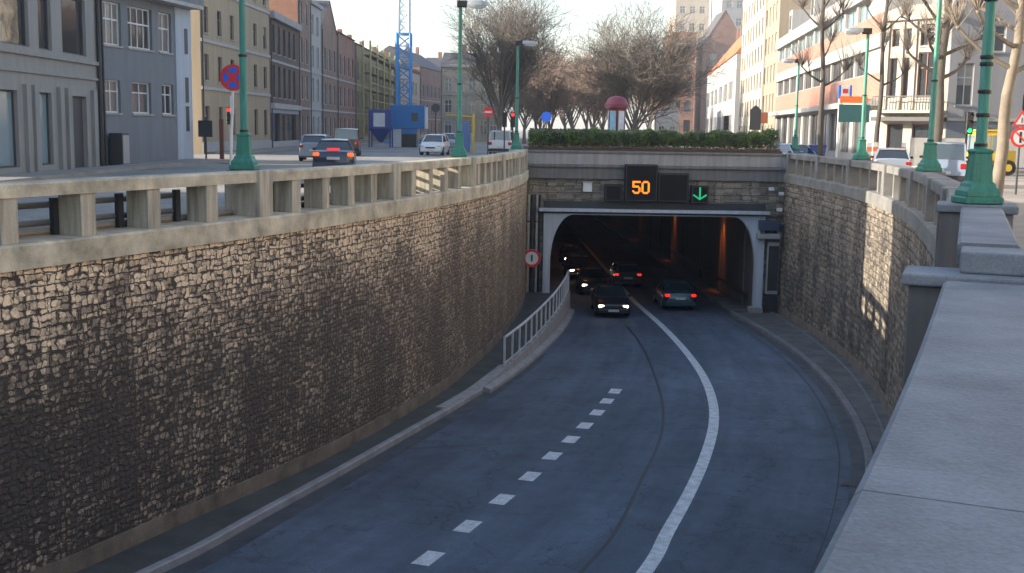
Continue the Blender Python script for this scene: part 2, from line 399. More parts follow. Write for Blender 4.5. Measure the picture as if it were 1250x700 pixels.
M_conc_r = mat('grey_coping_concrete', (.185, .185, .18), .85, .35, 1.4, bump=.3, bscale=30, fine=.12)
M_conc_lt = mat('pale_concrete', (.29, .29, .29), .8, .22, 1.0, bump=.2, streak=.25, fine=.08)
M_slab = mat('bluestone_slab', (.172, .192, .220), .78, .34, 1.5, bump=.35, bscale=24, fine=.13)
M_render = mat('plinth_render', (.16, .135, .108), .9, .5, 1.5, bump=.4, fine=.2)
M_kerb = mat('kerb_stone', (.27, .27, .28), .75, .3, 2.0, bump=.3, fine=.15)
M_walk = mat('dirty_walkway', (.065, .068, .066), .9, .4, 1.1, bump=.4, fine=.25)
M_walk_r = mat('walkway_concrete', (.105, .105, .105), .9, .5, 1.3, bump=.4, fine=.2)
M_kerb_r = mat('dark_kerb_stone', (.15, .15, .16), .8, .35, 2.0, bump=.3, fine=.15)
M_gutter = mat('gutter_asphalt', (.062, .068, .078), .8, .4, 1.5, bump=.4, fine=.25)
M_road = asphalt_mat('road_asphalt', (.080, .101, .134), .30)
M_street = asphalt_mat('street_asphalt', (.25, .24, .225), .2)
M_pave = mat('paving_slabs', (.24, .225, .20), .85, .25, 1.0, bump=.3, fine=.1)
M_paint = mat('road_paint', (.54, .55, .56), .65, .34, 5.0, fine=.30)
M_green = mat('green_lamp_paint', (.03, .185, .135), .48, .35, 4.0, bump=.12, streak=.35, fine=.12)
M_black = mat('black_metal', (.012, .012, .014), .45, .1)
M_dkmet = mat('dark_metal', (.03, .033, .038), .5, .2)
M_galv = mat('galvanised_steel', (.36, .38, .40), .45, .15, metal=.4)
M_white = mat('white_paint', (.62, .64, .66), .55, .12, 2)
M_frame = mat('portal_white_paint', (.42, .47, .54), .6, .18, 1.2, streak=.2)
M_red = mat('sign_red', (.62, .02, .02), .4, .08)
M_blue = mat('sign_blue', (.015, .11, .62), .4, .08)
M_tun = mat('tunnel_wall', (.10, .095, .085), .7, .3, .8, bump=.2, streak=.3)
M_tun_c = mat('tunnel_ceiling', (.05, .05, .05), .9, .2)
M_soil = mat('soil', (.075, .055, .04), .95, .3, 2.5, bump=.6)
M_grass = mat('grass_verge', (.07, .10, .025), .95, .3, 3, bump=.6)

# ---------------------------------------------------------------- plan of the cutting
WL = catmull([(-17.5,-8),(-15.2,0),(-13.0,6.5),(-10.9,12.5),(-9.4,16.3),(-7.73,20.3),(-6.97,22.25),(-5.89,24.9),(-4.6,28.3),(-3.05,33.5),(-1.8,38.7),(-.75,43.9),(.0,49.2),(.5,54),(.68,58.3)])
WR = catmull([(-3.7,-8),(-.55,.5),(1.4,5.2),(3.29,9.6),(4.5,12.4),(5.9,16),(7.25,19.4),(8.5,22.8),(9.75,27),(10.85,31),(11.75,35),(12.6,39.6),(13.2,44.5),(13.6,51),(13.75,58.3)])
KL = catmull([(-16.2,-8),(-13.9,0),(-11.6,6.8),(-9.6,12.4),(-8.1,16.2),(-6.38,20.4),(-5.93,21.5),(-5.26,23.6),(-4.32,26.4),(-3.14,30.1),(-2.03,33.6),(-.9,37.4),(.51,42.9),(1.75,49.2),(2.5,54),(3.0,58.3)])
KR = catmull([(-6.2,-8),(-3.0,.5),(-.9,5.2),(1.3,9.8),(3.5,14.2),(5.6,18.9),(7.5,23.6),(9.05,28.3),(9.75,31),(10.45,34.6),(11.15,39.7),(11.55,45.8),(11.5,52.5),(11.2,58.3)])
LL, LR = lens_of(WL), lens_of(WR)
PY = 58.3                                       # plane of the portal
ys = [-8+.6*i for i in range(int((PY+8)/.6)+1)]+[PY+.4]

# ---------------------------------------------------------------- ground
def V2(x, y): return Vector((x, y))
kr0 = [V2(x_at(KL, y), y) for y in ys]; kr1 = [V2(x_at(KR, y), y) for y in ys]
sheet('road', kr0, kr1, lambda q: road(q.y), M_road, nx=12, kind='structure')
ty = [PY+.4+2*i for i in range(70)]
sheet('tunnel_road', [V2(3.0, y) for y in ty], [V2(11.2, y) for y in ty], lambda q: road(q.y), M_road, nx=4, kind='structure')
# street level, left, right and beyond the portal
big = [-60, -8]+ys+[PY+.5]
g0 = [V2(x_at(WL, y)-.7, y) for y in ys if y < PY]; g0a = [V2(-400, y) for y in ys if y < PY]
sheet('street', g0a, g0, lambda q: .12, M_street, nx=6, kind='structure')
g1 = [V2(x_at(WR, y)+.68, y) for y in ys if y < PY]; g1a = [V2(400, y) for y in ys if y < PY]
sheet('street', g1, g1a, lambda q: 0, M_street, nx=6, kind='structure')
mb = MB()
for (x0, x1, y0, y1, z) in [(.5, 400, PY+.7, 130, 0), (-400, .5, PY+.7, 130, .12), (-900, .5, 130, 2500, .12), (.5, 900, 130, 2500, 0), (-400, 400, -300, -8.2, 0)]:
    mb.quad((x0, y0, z), (x1, y0, z), (x1, y1, z), (x0, y1, z))
tag(mb.build('ground', M_street, fix=False), kind='structure')
tag(MB().quad((-25, -60, -5.44), (8, -60, -5.44), (8, -8, -5.414), (-25, -8, -5.414)).build('road', M_road, fix=False), kind='structure')

# pavements of the street level
def slab_strip(name, pts, m, z0, z1):
    mb = MB(); n = len(pts); mb.add([(x, y, z0) for x, y in pts]+[(x, y, z1) for x, y in pts], [tuple(range(n, 2*n))]+[(i, (i+1) % n, n+(i+1) % n, n+i) for i in range(n)])
    return tag(mb.build(name, m), kind='structure')
slab_strip('pavement', [(-19.2,-60),(-16.0,-60),(-16.0,53),(-14.6,61.5),(-17.3,62)], M_pave, -.1, .25)
slab_strip('pavement', [(-21,77),(-17.6,76.4),(-16.0,110),(-15.0,260),(-20,260)], M_pave, -.1, .25)
pl = [p for p in offs(WL, .72) if 2 < p.y < 57.4]
slab_strip('pavement', [(p.x, p.y) for p in pl]+[(p.x-1.1, p.y) for p in reversed(pl)], M_pave, -.1, .20)
pr = [p for p in offs(WR, -.72) if -4 < p.y < 57.4]
slab_strip('pavement', [(p.x, p.y) for p in pr]+[(p.x+5.2-2.6*min(max((p.y-20)/10, 0), 1), p.y) for p in reversed(pr)], M_pave, -.1, .12)
slab_strip('grass_verge', [(14.2, 31),(12.9, 27.2),(19, 27.2),(30, 31.5),(30, 34.5),(16.5, 36)], M_grass, -.1, .16)['kind'] = 'structure'
slab_strip('median', [(2.4, 59.5),(12.4, 59.5),(12.6, 90),(11, 320),(4, 320),(2.2, 90)], M_pave, -.1, .14)
slab_strip('pavement', [(23.2, 71.5),(21.2, 69),(24, 66),(60, 66),(60, 71.5)], M_pave, -.1, .13)
slab_strip('pavement', [(23.2, 74.4),(36, 190),(33, 190),(21.0, 73)], M_pave, -.1, .13)

# walkways, kerbs and gutters inside the cutting
def zr(d): return lambda p: d+road(p.y)
def strip_prof(a, b, zt, zb=-.3):
    return lambda p: [(a, road(p.y)+zb), (b, road(p.y)+zb), (b, road(p.y)+zt), (a, road(p.y)+zt)]
wy = [y for y in ys if y < PY+.1]
# left walkway rises towards the portal behind a low upstand
def rise(y): return .16+.86*min(max((y-37)/(PY-37), 0), 1)
mb = MB(); vs = []; fs = []
for y in wy:
    a, b = x_at(WL, y)-.05, x_at(KL, y)-.18
    vs += [(a, y, road(y)+rise(y)), (b, y, road(y)+rise(y)), (b, y, road(y)-.2)]
for i in range(len(wy)-1):
    for k in range(2): fs.append((i*3+k, i*3+k+1, i*3+3+k+1, i*3+3+k))
tag(mb.add(vs, fs).build('walkway', M_walk, fix=False), kind='structure')
klp = [p for p in KL if p.y < 37.5]
tag(sweep('kerb', klp, lambda p: [(0, road(p.y)-.2), (.2, road(p.y)-.2), (.2, road(p.y)+.15), (.17, road(p.y)+.175), (.03, road(p.y)+.175), (0, road(p.y)+.15)], M_kerb), kind='structure')
tag(sweep('gutter', [p for p in KL if p.y < 46], strip_prof(-.42, -.004, .006), M_gutter), kind='structure')
tag(sweep('gutter_edge', [p for p in KL if p.y < 44], strip_prof(-.50, -.424, .007), M_gutter), kind='structure')
# right walkway
tag(sweep('kerb', KR, lambda p: [(-.24, road(p.y)-.2), (0, road(p.y)-.2), (0, road(p.y)+.17), (-.03, road(p.y)+.2), (-.21, road(p.y)+.2), (-.24, road(p.y)+.17)], M_kerb_r), kind='structure')
tag(sweep('gutter', KR, strip_prof(.004, .34, .006), M_gutter), kind='structure')
mb = MB(); vs = []; fs = []
for y in wy:
    a, b = x_at(WR, y)+.05, x_at(KR, y)+.24
    vs += [(b, y, road(y)+.15), (b*.35+a*.65, y, road(y)+.15), (a, y, road(y)+.17)]
for i in range(len(wy)-1):
    for k in range(2): fs.append((i*3+k, i*3+k+1, i*3+3+k+1, i*3+3+k))
tag(mb.add(vs, fs).build('walkway', M_walk_r, fix=False), kind='structure')
tag(sweep('walkway_edge', WR, strip_prof(.34, .44, .19), M_kerb_r), kind='structure')

# ---------------------------------------------------------------- road markings and tar seams
def on_road(pts): return pts
def ribbon(name, path, wd, m, dz=.008, kind='structure'):
    a, b = offs(path, wd/2), offs(path, -wd/2); n = 2
    mb = MB(); vs = []
    for p, q in zip(a, b): vs += [(p.x, p.y, road(p.y)+dz), (q.x, q.y, road(q.y)+dz)]
    mb.add(vs, [(2*i, 2*i+1, 2*i+3, 2*i+2) for i in range(len(a)-1)])
    return tag(mb.build(name, m, fix=False), kind=kind)
solid = catmull([(-1.2,12),(.9,16.6),(2.67,20.98),(3.35,23.2),(4.19,25.9),(5.14,29.3),(6.03,33.1),(6.62,36.7),(7.02,41),(7.2,46.4),(7.17,53.3),(6.95,60),(6.8,66),(6.75,90),(6.75,150)])
ribbon('lane_line', solid, .30, M_paint)
dashp = catmull([(-5.4,12.5),(-3.6,16.2),(-1.54,21.38),(-.86,23.37),(-.15,25.35),(.52,27.31),(1.13,29.31),(1.71,31.13),(2.21,32.85),(2.7,34.64),(3.14,36.37),(3.55,38.0),(3.9,39.6)], .2)
LD = lens_of(dashp)
for i, (dx, dy) in enumerate([(-5.0,13.2),(-4.0,15.3),(-2.95,17.6),(-2.2,19.55),(-1.54,21.38),(-.86,23.37),(-.15,25.35),(.52,27.31),(1.13,29.31),(1.71,31.13),(2.21,32.85),(2.7,34.64),(3.14,36.37),(3.55,38.0)]):
    s0 = len_at_y(dashp, LD, dy)
    seg = [at_len(dashp, LD, s0+k*.16-.40)[0] for k in range(6)]
    ribbon('lane_dash', seg, .38, M_paint)
M_tar = mat('tar_seam', (.016, .017, .02), .6, .3, 4)
ribbon('tar_seam', catmull([(-.6,13),(1.0,19.5),(2.2,23),(3.2,27),(4.25,31.5),(4.9,36),(5.25,41),(5.5,46.5),(5.5,52),(5.2,58)]), .09, M_tar, .004)
ribbon('tar_seam', [V2(x_at(KL, 29.6)+.5, 29.8), V2(2, 31.2), V2(6, 33), V2(x_at(KR, 33)-.5, 32.7)], .05, M_tar, .004)
ribbon('tar_seam', [V2(x_at(KL, 43.0)+.5, 43.2), V2(4, 43.6), V2(8, 43.4), V2(x_at(KR, 43)-.5, 43.8)], .05, M_tar, .004)
ribbon('tar_seam', offs([p for p in KR if 20 < p.y < 57], .62), .035, M_tar, .0035)

# ---------------------------------------------------------------- retaining walls
def retaining(side):
    path, base = (WL, 'left') if side > 0 else (WR, 'right')
    lab = ('long curved retaining wall of soot-blackened rubble stone beside the railing' if side > 0 else
           'curved retaining wall of brownish stone courses with one tall sunlit stripe')
    t = thing('retaining_wall', lab, 'wall', (path[0].x, path[0].y, -6))
    t.location = (0, 0, 0)
    s = side
    P = [p for p in path if (p.y > -8.1)]
    if side < 0: P = [p for p in P]
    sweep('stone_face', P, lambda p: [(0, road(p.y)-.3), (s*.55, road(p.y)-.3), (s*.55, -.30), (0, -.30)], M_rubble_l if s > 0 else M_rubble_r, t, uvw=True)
    sweep('plinth', P, lambda p: [(-s*.05, road(p.y)-.2), (s*.10, road(p.y)-.2), (s*.10, road(p.y)+.52+(rise(p.y)-.16 if s > 0 else 0)), (-s*.03, road(p.y)+.50+(rise(p.y)-.16 if s > 0 else 0))], M_render, t)
    PC = P if s > 0 else [p for p in P if p.y > 11.2]
    c = sweep('coping', PC, [(-s*.07, -.37), (s*.80, -.37), (s*.80, .05), (s*.76, .075), (-s*.03, .06), (-s*.07, .02)], M_conc if s > 0 else M_conc_r, t)
    return t
retaining(1); retaining(-1)

# thin drain pipes running down the walls' joints are omitted where the photo shows none

def baluster(mb_, p, d, s, w_=.20, dep=.17, off=.30, z0=.06, z1=.83):
    n = Vector((-d.y, d.x))*s; c = p+n*off
    mb_.obox(c, d, w_, dep, z0, z1)
def balustrade(side, pier_ys, lamp_ys, per, ystart, bw):
    path, L = (WL, LL) if side > 0 else (WR, LR)
    lab = ('weathered concrete balustrade with wide posts along the left street' if side > 0 else 'grey concrete balustrade with slim posts on the curved wall by the parked cars')
    t = thing('balustrade', lab, 'balustrade')
    s = side; ls = [len_at_y(path, L, min(y, 58.2)) for y in pier_ys]
    for i, (y, l) in enumerate(zip(pier_ys, ls)):
        p, d = at_len(path, L, l); n = Vector((-d.y, d.x))*s
        deep = .95 if y in lamp_ys else .56
        mb = MB(); c = p+n*(deep/2-.02)
        mb.obox(c, d, .26, deep/2, .055, 1.09)
        o = mb.build('pier', M_conc_post if s > 0 else M_conc_r, t, bevel=.015)
        if i == len(ls)-1: break
        l0, l1 = l+.262, ls[i+1]-.262
        pts = [at_len(path, L, l0+(l1-l0)*k/8)[0] for k in range(9)]
        sweep('top_rail', pts, [(s*.06, .83), (s*.60, .83), (s*.60, 1.04), (s*.57, 1.075), (s*.09, 1.075), (s*.06, 1.04)], M_conc if s > 0 else M_conc_r, t)
        for k in range(per):
            q, dq = at_len(path, L, l+(ls[i+1]-l)*(k+1)/(per+1))
            mb = MB(); baluster(mb, q, dq, s, bw, .26 if s > 0 else .18, .36 if s > 0 else .29); mb.build('baluster', M_conc_post if s > 0 else M_conc_r, t, bevel=.01)
    return t
bl = balustrade(1, [4.5, 10.8, 17.3, 25.75, 32.6, 40.6, 46.2, 51.6, 57.9], [25.75, 40.6, 57.9], 4, 17, .19)
br_ = balustrade(-1, [17.6, 22.6, 27.6, 32.8, 39.0, 46.0, 52.0, 58.0], [32.8, 46.0], 3, 17, .12)

M_rail = mat('dull_rail_steel', (.10, .105, .11), .5, .2)
def guard_rail(side, y0, y1, label, breaks):
    path, L = (WL, LL) if side > 0 else (WR, LR)
    t = thing('guard_rail', label, 'guard rail')
    P = [p for p in offs(path, side*.74) if y0 < p.y < y1]
    for z in (.62, .30):
        MB().tube([(p.x, p.y, z) for p in P[::2]], .06, 8).build('rail_tube', M_rail, t, smooth=True)
    Lp = lens_of(P); n = int(Lp[-1]/1.72)
    for k in range(n+1):
        p, d = at_len(P, Lp, .3+k*1.72); nn = Vector((-d.y, d.x))*side
        MB().obox(p-nn*.08, d, .07, .05, .08, .74).build('bracket', M_dkmet, t)
guard_rail(1, 4, 25.0, 'twin grey steel tubes behind the nearest run of left balusters', [])
guard_rail(1, 26.6, 39.8, 'twin grey steel tubes behind the second run of left balusters', [])
guard_rail(1, 41.5, 57.0, 'twin grey steel tubes behind the farthest run of left balusters', [])

# near end of the right parapet: massive bluestone copings
t = thing('stone_parapet', 'massive bluestone parapet slab filling the near corner, stepped at its far end', 'parapet')
near = [p for p in catmull([(-4.6,-8),(-1.38,-1.6),(.72,2.85),(2.2,6.2),(3.87,10.2)])]
def seg(y0, y1): return [p for p in near if y0 <= p.y <= y1]
def slab_piece(y0, y1, name='coping_slab'):
    n = 14
    pts = [V2(x_at(near, y0+(y1-y0)*k/n), y0+(y1-y0)*k/n) for k in range(n+1)]
    return sweep(name, pts, [(0, .55), (-1.06, .55), (-1.06, .80), (-1.03, .825), (-.03, .825), (0, .80)], M_slab, t)
for a, b in ((-7.5, -4.0), (-3.988, -.2), (-.188, 4.02), (4.03, 10.1)): slab_piece(a, b)
sweep('wall_body', [p for p in near], [(-.06, -6.0), (-1.0, -6.0), (-1.0, .549), (-.06, .549)], M_conc_dk, t)
d9 = Vector((.4, 1)).normalized(); n9 = Vector((d9.y, -d9.x))
def blk(name, y, l, o0, o1, z0, z1, m=M_slab, bev=.02):
    """block on the parapet line: starts at y, length l along, offsets o0..o1 to the right"""
    p = V2(x_at(near, y) if y < 10.2 else 3.87+(y-10.2)*.405, y)
    c = p+d9*(l/2)+n9*((o0+o1)/2)
    return MB().obox(c, d9, l/2, abs(o1-o0)/2, z0, z1).build(name, m, t, bevel=bev)
blk('pier_block', 10.22, .62, -.30, 1.30, -.6, .75, M_conc_dk)
blk('pier_ledge', 10.16, .74, -.36, 1.36, .752, .86)
blk('end_block', 10.40, .62, .12, 1.34, .862, 1.06)
cp = thing('stone_coping', 'narrower bluestone coping running on to the nearest green lamp pier', 'parapet')
cpath = [V2(4.12+.12+(y-10.9)*.392, y) for y in [11.0+.5*i for i in range(12)]]
sweep('coping_slab', cpath, [(.0, .88), (-.56, .88), (-.56, 1.06), (-.53, 1.085), (-.03, 1.085), (.0, 1.06)], M_slab, cp)
sweep('wall_body', cpath, [(-.06, -.2), (-.50, -.2), (-.50, .879), (-.06, .879)], M_conc_dk, cp)
lp = thing('lamp_pier', 'square dark stone pier under the nearest green lamp post', 'pier', (6.92, 17.15, 0), -R_(21))
MB().box(-.50, .50, -.42, .42, -.36, .98).build('shaft', M_conc_dk, lp, bevel=.02)
MB().box(-.56, .56, -.48, .48, .982, 1.10).build('cap', M_slab, lp, bevel=.02)
lp2 = thing('lamp_pier', 'small stone pier behind the portal corner under the farthest lamp of the right row', 'pier', (15.9, 65.5, 0))
MB().box(-.4, .4, -.4, .4, 0, 1.1).build('shaft', M_conc, lp2, bevel=.02)

# ---------------------------------------------------------------- tunnel portal
tp = thing('tunnel_portal', 'road tunnel mouth with stone front and pale blue arched frame', 'tunnel', (7, PY, -7.2)); tp.location = (0, 0, 0)
zb = road(PY)
fl = MB()                                               # stone face round the opening
fl.box(.66, 1.55, PY+.15, PY+1.0, zb-.3, -1.50)
fl.box(12.85, 13.8, PY+.15, PY+1.0, zb-.3, -1.50)
fl.box(.66, 13.8, PY+.15, PY+1.0, -1.50, -.36)
o = fl.build('stone_front', M_portalst, tp)
ul = o.data.uv_layers.new(name='UVMap')
for poly in o.data.polygons:
    for li in poly.loop_indices:
        co = o.data.vertices[o.data.loops[li].vertex_index].co; ul.data[li].uv = (co.x+co.y, co.z)
MB().box(1.552, 12.848, PY+.10, PY+1.0, -2.10, -1.502).build('lintel_beam', M_dkmet, tp, bevel=.01)
MB().box(1.30, 13.0, PY-.32, PY+.10, -2.02, -1.86).build('canopy_ledge', M_frame, tp, bevel=.015)
MB().box(.66, 13.8, PY-.02, PY+.9, -.358, .22).build('dark_cornice', M_conc_dk, tp, bevel=.02)
MB().box(.66, 13.8, PY-.14, PY+.75, .223, .36).build('cornice_lip', M_conc_dk, tp, bevel=.02)
MB().box(.7, 13.76, PY-.04, PY+.5, .363, .93).build('parapet_panel', M_conc_lt, tp, bevel=.02)
MB().box(.68, 13.78, PY-.10, PY+.6, .932, 1.05).build('parapet_coping', M_conc_dk, tp, bevel=.02)
# arched frame
def arch_frame():
    ti = [(1.93, zb+.2)]
    for k in range(13):
        a = k/12*PI/2; ti.append((1.93+1.15*(1-math.cos(a)), -4.6+2.42*math.sin(a)))
    for k in range(13):
        a = PI/2-k/12*PI/2; ti.append((12.42-1.15*(1-math.cos(a)), -4.9+2.72*math.sin(a)))
    ti.append((12.42, zb+.2))
    to = [(1.56, zb+.2)]
    for k in range(13): to.append((1.56 if k < 6 else 1.56+(k-6)*.25, -4.6+(2.47)*min(k/6, 1)))
    for k in range(13): to.append((12.84 if k > 6 else 12.84-(6-k)*.25, -4.6+2.47*min((12-k)/6, 1)))
    to.append((12.84, zb+.2))
    mb = MB(); n = len(ti); y0, y1 = PY-.02, PY+.42
    vs = [(x, y0, z) for x, z in ti]+[(x, y0, z) for x, z in to]+[(x, y1, z) for x, z in ti]+[(x, y1, z) for x, z in to]
    fs = []
    for i in range(n-1):
        fs += [(i, i+1, n+i+1, n+i), (2*n+i, 3*n+i, 3*n+i+1, 2*n+i+1), (i, 2*n+i, 2*n+i+1, i+1), (n+i, n+i+1, 3*n+i+1, 3*n+i)]
    fs += [(0, n, 3*n, 2*n), (n-1, 3*n-1, 4*n-1, 2*n-1)]
    return mb.add(vs, fs)
arch_frame().build('arch_frame', M_frame, tp)
MB().box(12.2, 12.9, PY-.05, PY+.5, zb-.1, zb+.4).build('frame_foot', M_conc_lt, tp, bevel=.03)
# lining
tl = thing('tunnel_lining', 'dark tunnel interior glowing orange along one wall', 'tunnel interior')
Yt = [PY+.45+4*i for i in range(34)]
def wallx(x, th, name):
    mb = MB(); vs = []
    for y in Yt: vs += [(x, y, road(y)-.3), (x, y, road(y)+5.15), (x+th, y, road(y)+5.15), (x+th, y, road(y)-.3)]
    fs = [(i*4+k, i*4+(k+1) % 4, i*4+4+(k+1) % 4, i*4+4+k) for i in range(len(Yt)-1) for k in range(4)]
    return mb.add(vs, fs).build(name, M_tun, tl)
wallx(1.7, -.5, 'side_wall'); wallx(12.45, .5, 'side_wall')
mb = MB(); vs = []
for y in Yt: vs += [(1.2, y, road(y)+5.15), (12.95, y, road(y)+5.15), (12.95, y, road(y)+5.6), (1.2, y, road(y)+5.6)]
mb.add(vs, [(i*4+k, i*4+(k+1) % 4, i*4+4+(k+1) % 4, i*4+4+k) for i in range(len(Yt)-1) for k in range(4)]).build('ceiling', M_tun_c, tl)
MB().box(1.2, 12.95, Yt[-1], Yt[-1]+.5, road(Yt[-1])-.4, road(Yt[-1])+5.6).build('end_wall', M_tun_c, tl)
for (a, b, h) in ((1.7, 3.0, 1.02), (11.2, 12.45, .2)):
    mb = MB(); vs = []
    for y in [PY+.1]+Yt: vs += [(a, y, road(y)-.2), (b, y, road(y)-.2), (b, y, road(y)+h), (a, y, road(y)+h)]
    mb.add(vs, [(i*4+k, i*4+(k+1) % 4, i*4+4+(k+1) % 4, i*4+4+k) for i in range(len(Yt)) for k in range(4)]+[(0, 1, 2, 3)]).build('side_walkway', M_walk_r, tl)
MB().tube([(12.25, y, road(y)+.95) for y in [PY+1.2]+Yt[1:]], .09, 8).build('handrail', M_black, tl)
for i, y in enumerate(range(61, 110, 7)):                # shallow piers in the lining
    MB().box(12.36, 12.45, y, y+.5, road(y)+.2, road(y)+5.1).build('wall_rib', M_tun, tl)
# sodium lamps fixed on the right side
M_sod = mat('sodium_lens', (.9, .4, .1), .4, 0, emit=(1, .33, .06), es=2.5)
pos = ['nearest to the portal', 'second from the portal', 'third from the portal', 'fourth from the portal']
for i, y in enumerate((67.5, 88.0, 112.0, 136)):
    z = road(y)+4.95
    t = thing('tunnel_lamp', 'orange sodium lamp on the right tunnel wall, '+pos[i], 'tunnel lamp', (12.2, y, z), group='sodium lamps along the tunnel wall')
    MB().box(-.16, .22, -.25, .25, 0, .14).build('housing', M_dkmet, t)
    MB().box(-.12, .18, -.21, .21, -.035, -.002).build('lens', M_sod, t)
    ld = bpy.data.lights.new('tunnel_light', 'SPOT'); ld.energy = 170; ld.color = (1, .20, .035); ld.spot_size = R_(52); ld.spot_blend = .9; ld.shadow_soft_size = .12
    lo = bpy.data.objects.new('tunnel_light', ld); COL.objects.link(lo); lo.parent = t; lo.location = (-.30, 0, -.1); lo.rotation_euler = (0, R_(-17), 0)
for i, y in enumerate((63.5, 74, 84, 94, 104)):
    z = road(y)+5.0
    t = thing('ceiling_lamp', 'orange sodium lamp under the tunnel ceiling above the left lane, '+['nearest', 'second', 'third', 'fourth', 'fifth'][i]+' from the mouth', 'tunnel lamp', (4.4, y, z), group='sodium lamps under the tunnel ceiling')
    MB().box(-.2, .2, -.3, .3, 0, .12).build('housing', M_dkmet, t)
    MB().box(-.16, .16, -.26, .26, -.035, -.002).build('lens', M_sod, t)
    ld = bpy.data.lights.new('tunnel_light', 'SPOT'); ld.energy = 14; ld.color = (1, .30, .06); ld.spot_size = R_(120); ld.spot_blend = .8; ld.shadow_soft_size = .15
    lo = bpy.data.objects.new('tunnel_light', ld); COL.objects.link(lo); lo.parent = t; lo.location = (0, 0, -.1)

# ---------------------------------------------------------------- fittings on the portal
M_panel = mat('panel_black', (.006, .006, .008), .6, .1, spec=.2)
M_amber = mat('amber_leds', (.8, .25, .02), .5, 0, emit=(1, .20, .01), es=.62)
M_gled = mat('green_leds', (.02, .5, .2), .5, 0, emit=(.0, .75, .30), es=.17)
def display(name, label, x0, x1, z0, z1, dep=.42):
    cx = (x0+x1)/2; t = thing(name, label, 'signal', (cx, PY-.05, z0)); W = (x1-x0)/2; H = z1-z0
    MB().cbox(-W, W, -dep, -.0, 0, H, .02).build('housing', M_panel, t)
    fr = MB()
    for (a, b, c, d_) in ((-W+.03, W-.03, .03, .08), (-W+.03, W-.03, H-.08, H-.03), (-W+.03, -W+.08, .082, H-.082), (W-.08, W-.03, .082, H-.082)): fr.box(a, b, -dep-.02, -dep-.003, c, d_)
    fr.build('rim', M_dkmet, t)
    return t, W, H, dep
t, W, H, dep = display('speed_display', 'tall black matrix display showing 50 in amber over the tunnel mouth', 5.60, 7.24, -1.43, .42, .45)
dots5 = ["11111", "10000", "10000", "11110", "00001", "00001", "10001", "01110"]
dots0 = ["01110", "10001", "10001", "10001", "10001", "10001", "10001", "01110"]
ps = .078
for g, x0 in ((dots5, -.40), (dots0, .06)):
    led = MB()
    for r, row in enumerate(g):
        for c, ch in enumerate(row):
            if ch == '1':
                cx = x0+c*ps; cz = .98-r*ps
                led.add([(cx+.056*math.cos(2*PI*k/8), -dep-.012, cz+.056*math.sin(2*PI*k/8)) for k in range(8)], [tuple(range(8))])
                led.add([(cx+ps/2+.04*math.cos(2*PI*k/6), -dep-.010, cz+.04*math.sin(2*PI*k/6)) for k in range(6)] if c < 4 and row[c+1] == '1' else [(cx, -dep-.010, cz), (cx+.01, -dep-.010, cz), (cx, -dep-.010, cz+.01)], [tuple(range(6))] if c < 4 and row[c+1] == '1' else [(0, 1, 2)])
    led.build('digit', M_amber, t)
display('message_display', 'blank black matrix panel between the amber 50 and the green arrow', 7.27, 8.82, -1.44, 0.0, .36)
display('lane_signal', 'small unlit black lane signal beside the amber 50', 4.60, 5.50, -1.46, -.60, .3)
t, W, H, dep = display('lane_signal', 'small black lane signal with a lit green down arrow', 8.96, 9.84, -1.50, -.60, .3)
a = MB(); yy = -dep-.022
for z in [.78-.07*k for k in range(9)]:
    a.add([(.05*math.cos(2*PI*k/8), yy, z+.05*math.sin(2*PI*k/8)) for k in range(8)], [tuple(range(8))])
for sx in (-1, 1):
    for k in range(1, 5):
        a.add([(sx*.075*k+.05*math.cos(2*PI*j/8), yy, .22+.05*k+.05*math.sin(2*PI*j/8)) for j in range(8)], [tuple(range(8))])
a.build('arrow', M_gled, t)
t = thing('junction_box', 'small pale cabinet fixed on the stone left of the unlit lane signal', 'box', (3.75, PY+.14, -1.02))
MB().cbox(-.23, .23, -.22, 0, 0, .48, .03).build('casing', M_white, t); MB().box(-.27, .27, -.26, 0, .482, .53).build('lid', M_galv, t)
# pipes and cabinets beside the opening
t = thing('cable_pipes', 'bundle of dark vertical cable pipes left of the arched frame', 'pipes', (1.1, PY, zb+1))
for i, (x, r) in enumerate(((-.30, .06), (-.12, .09), (.10, .07), (.26, .05))):
    MB().tube([(x, .06, 0), (x, .06, 5.0)], r, 8).build('pipe', M_dkmet if i % 2 else M_galv, t, smooth=True)
MB().box(-.4, .36, .0, .14, 1.5, 1.58).build('clamp', M_dkmet, t); MB().box(-.4, .36, .0, .14, 3.6, 3.68).build('clamp', M_dkmet, t)
t = thing('equipment_cabinet', 'tall narrow grey cabinet standing right of the arched frame', 'cabinet', (13.3, PY+.1, zb+.2))
MB().cbox(-.30, .30, -.28, .02, .9, 3.6, .03).build('body', M_galv, t); MB().box(-.33, .33, -.2, .02, 0, .88).build('plinth', M_dkmet, t)
MB().box(-.26, .26, -.295, -.282, 1.1, 3.4).build('door', M_dkmet, t)
t = thing('bracket_box', 'blue-grey projecting box on brackets at the top of the right frame leg', 'box', (12.95, PY-.02, -3.35))
MB().cbox(-.48, .55, -.6, 0, .55, 1.05, .04).build('hood', mat('navy_paint', (.03, .045, .09), .5, .1), t)
MB().cbox(-.55, .58, -.5, 0, .12, .40, .03).build('tray', M_galv, t)
for x in (-.45, .48): MB().box(x-.03, x+.03, -.45, 0, .402, .548).build('bracket', M_galv, t)
for x, z, l in ((13.0, -.72, 'upper'), (13.5, -.95, 'middle'), (13.45, -1.75, 'lower')):
    t = thing('camera', 'small white traffic camera on the stone right of the green arrow, '+l+' of three', 'camera', (x, PY+.1, z), group='traffic cameras over the right frame leg')
    MB().tube([(0, 0, 0), (0, -.25, .02)], .03, 6).build('arm', M_galv, t); MB().cbox(-.11, .11, -.62, -.25, -.07, .09, .02).build('housing', M_white, t)

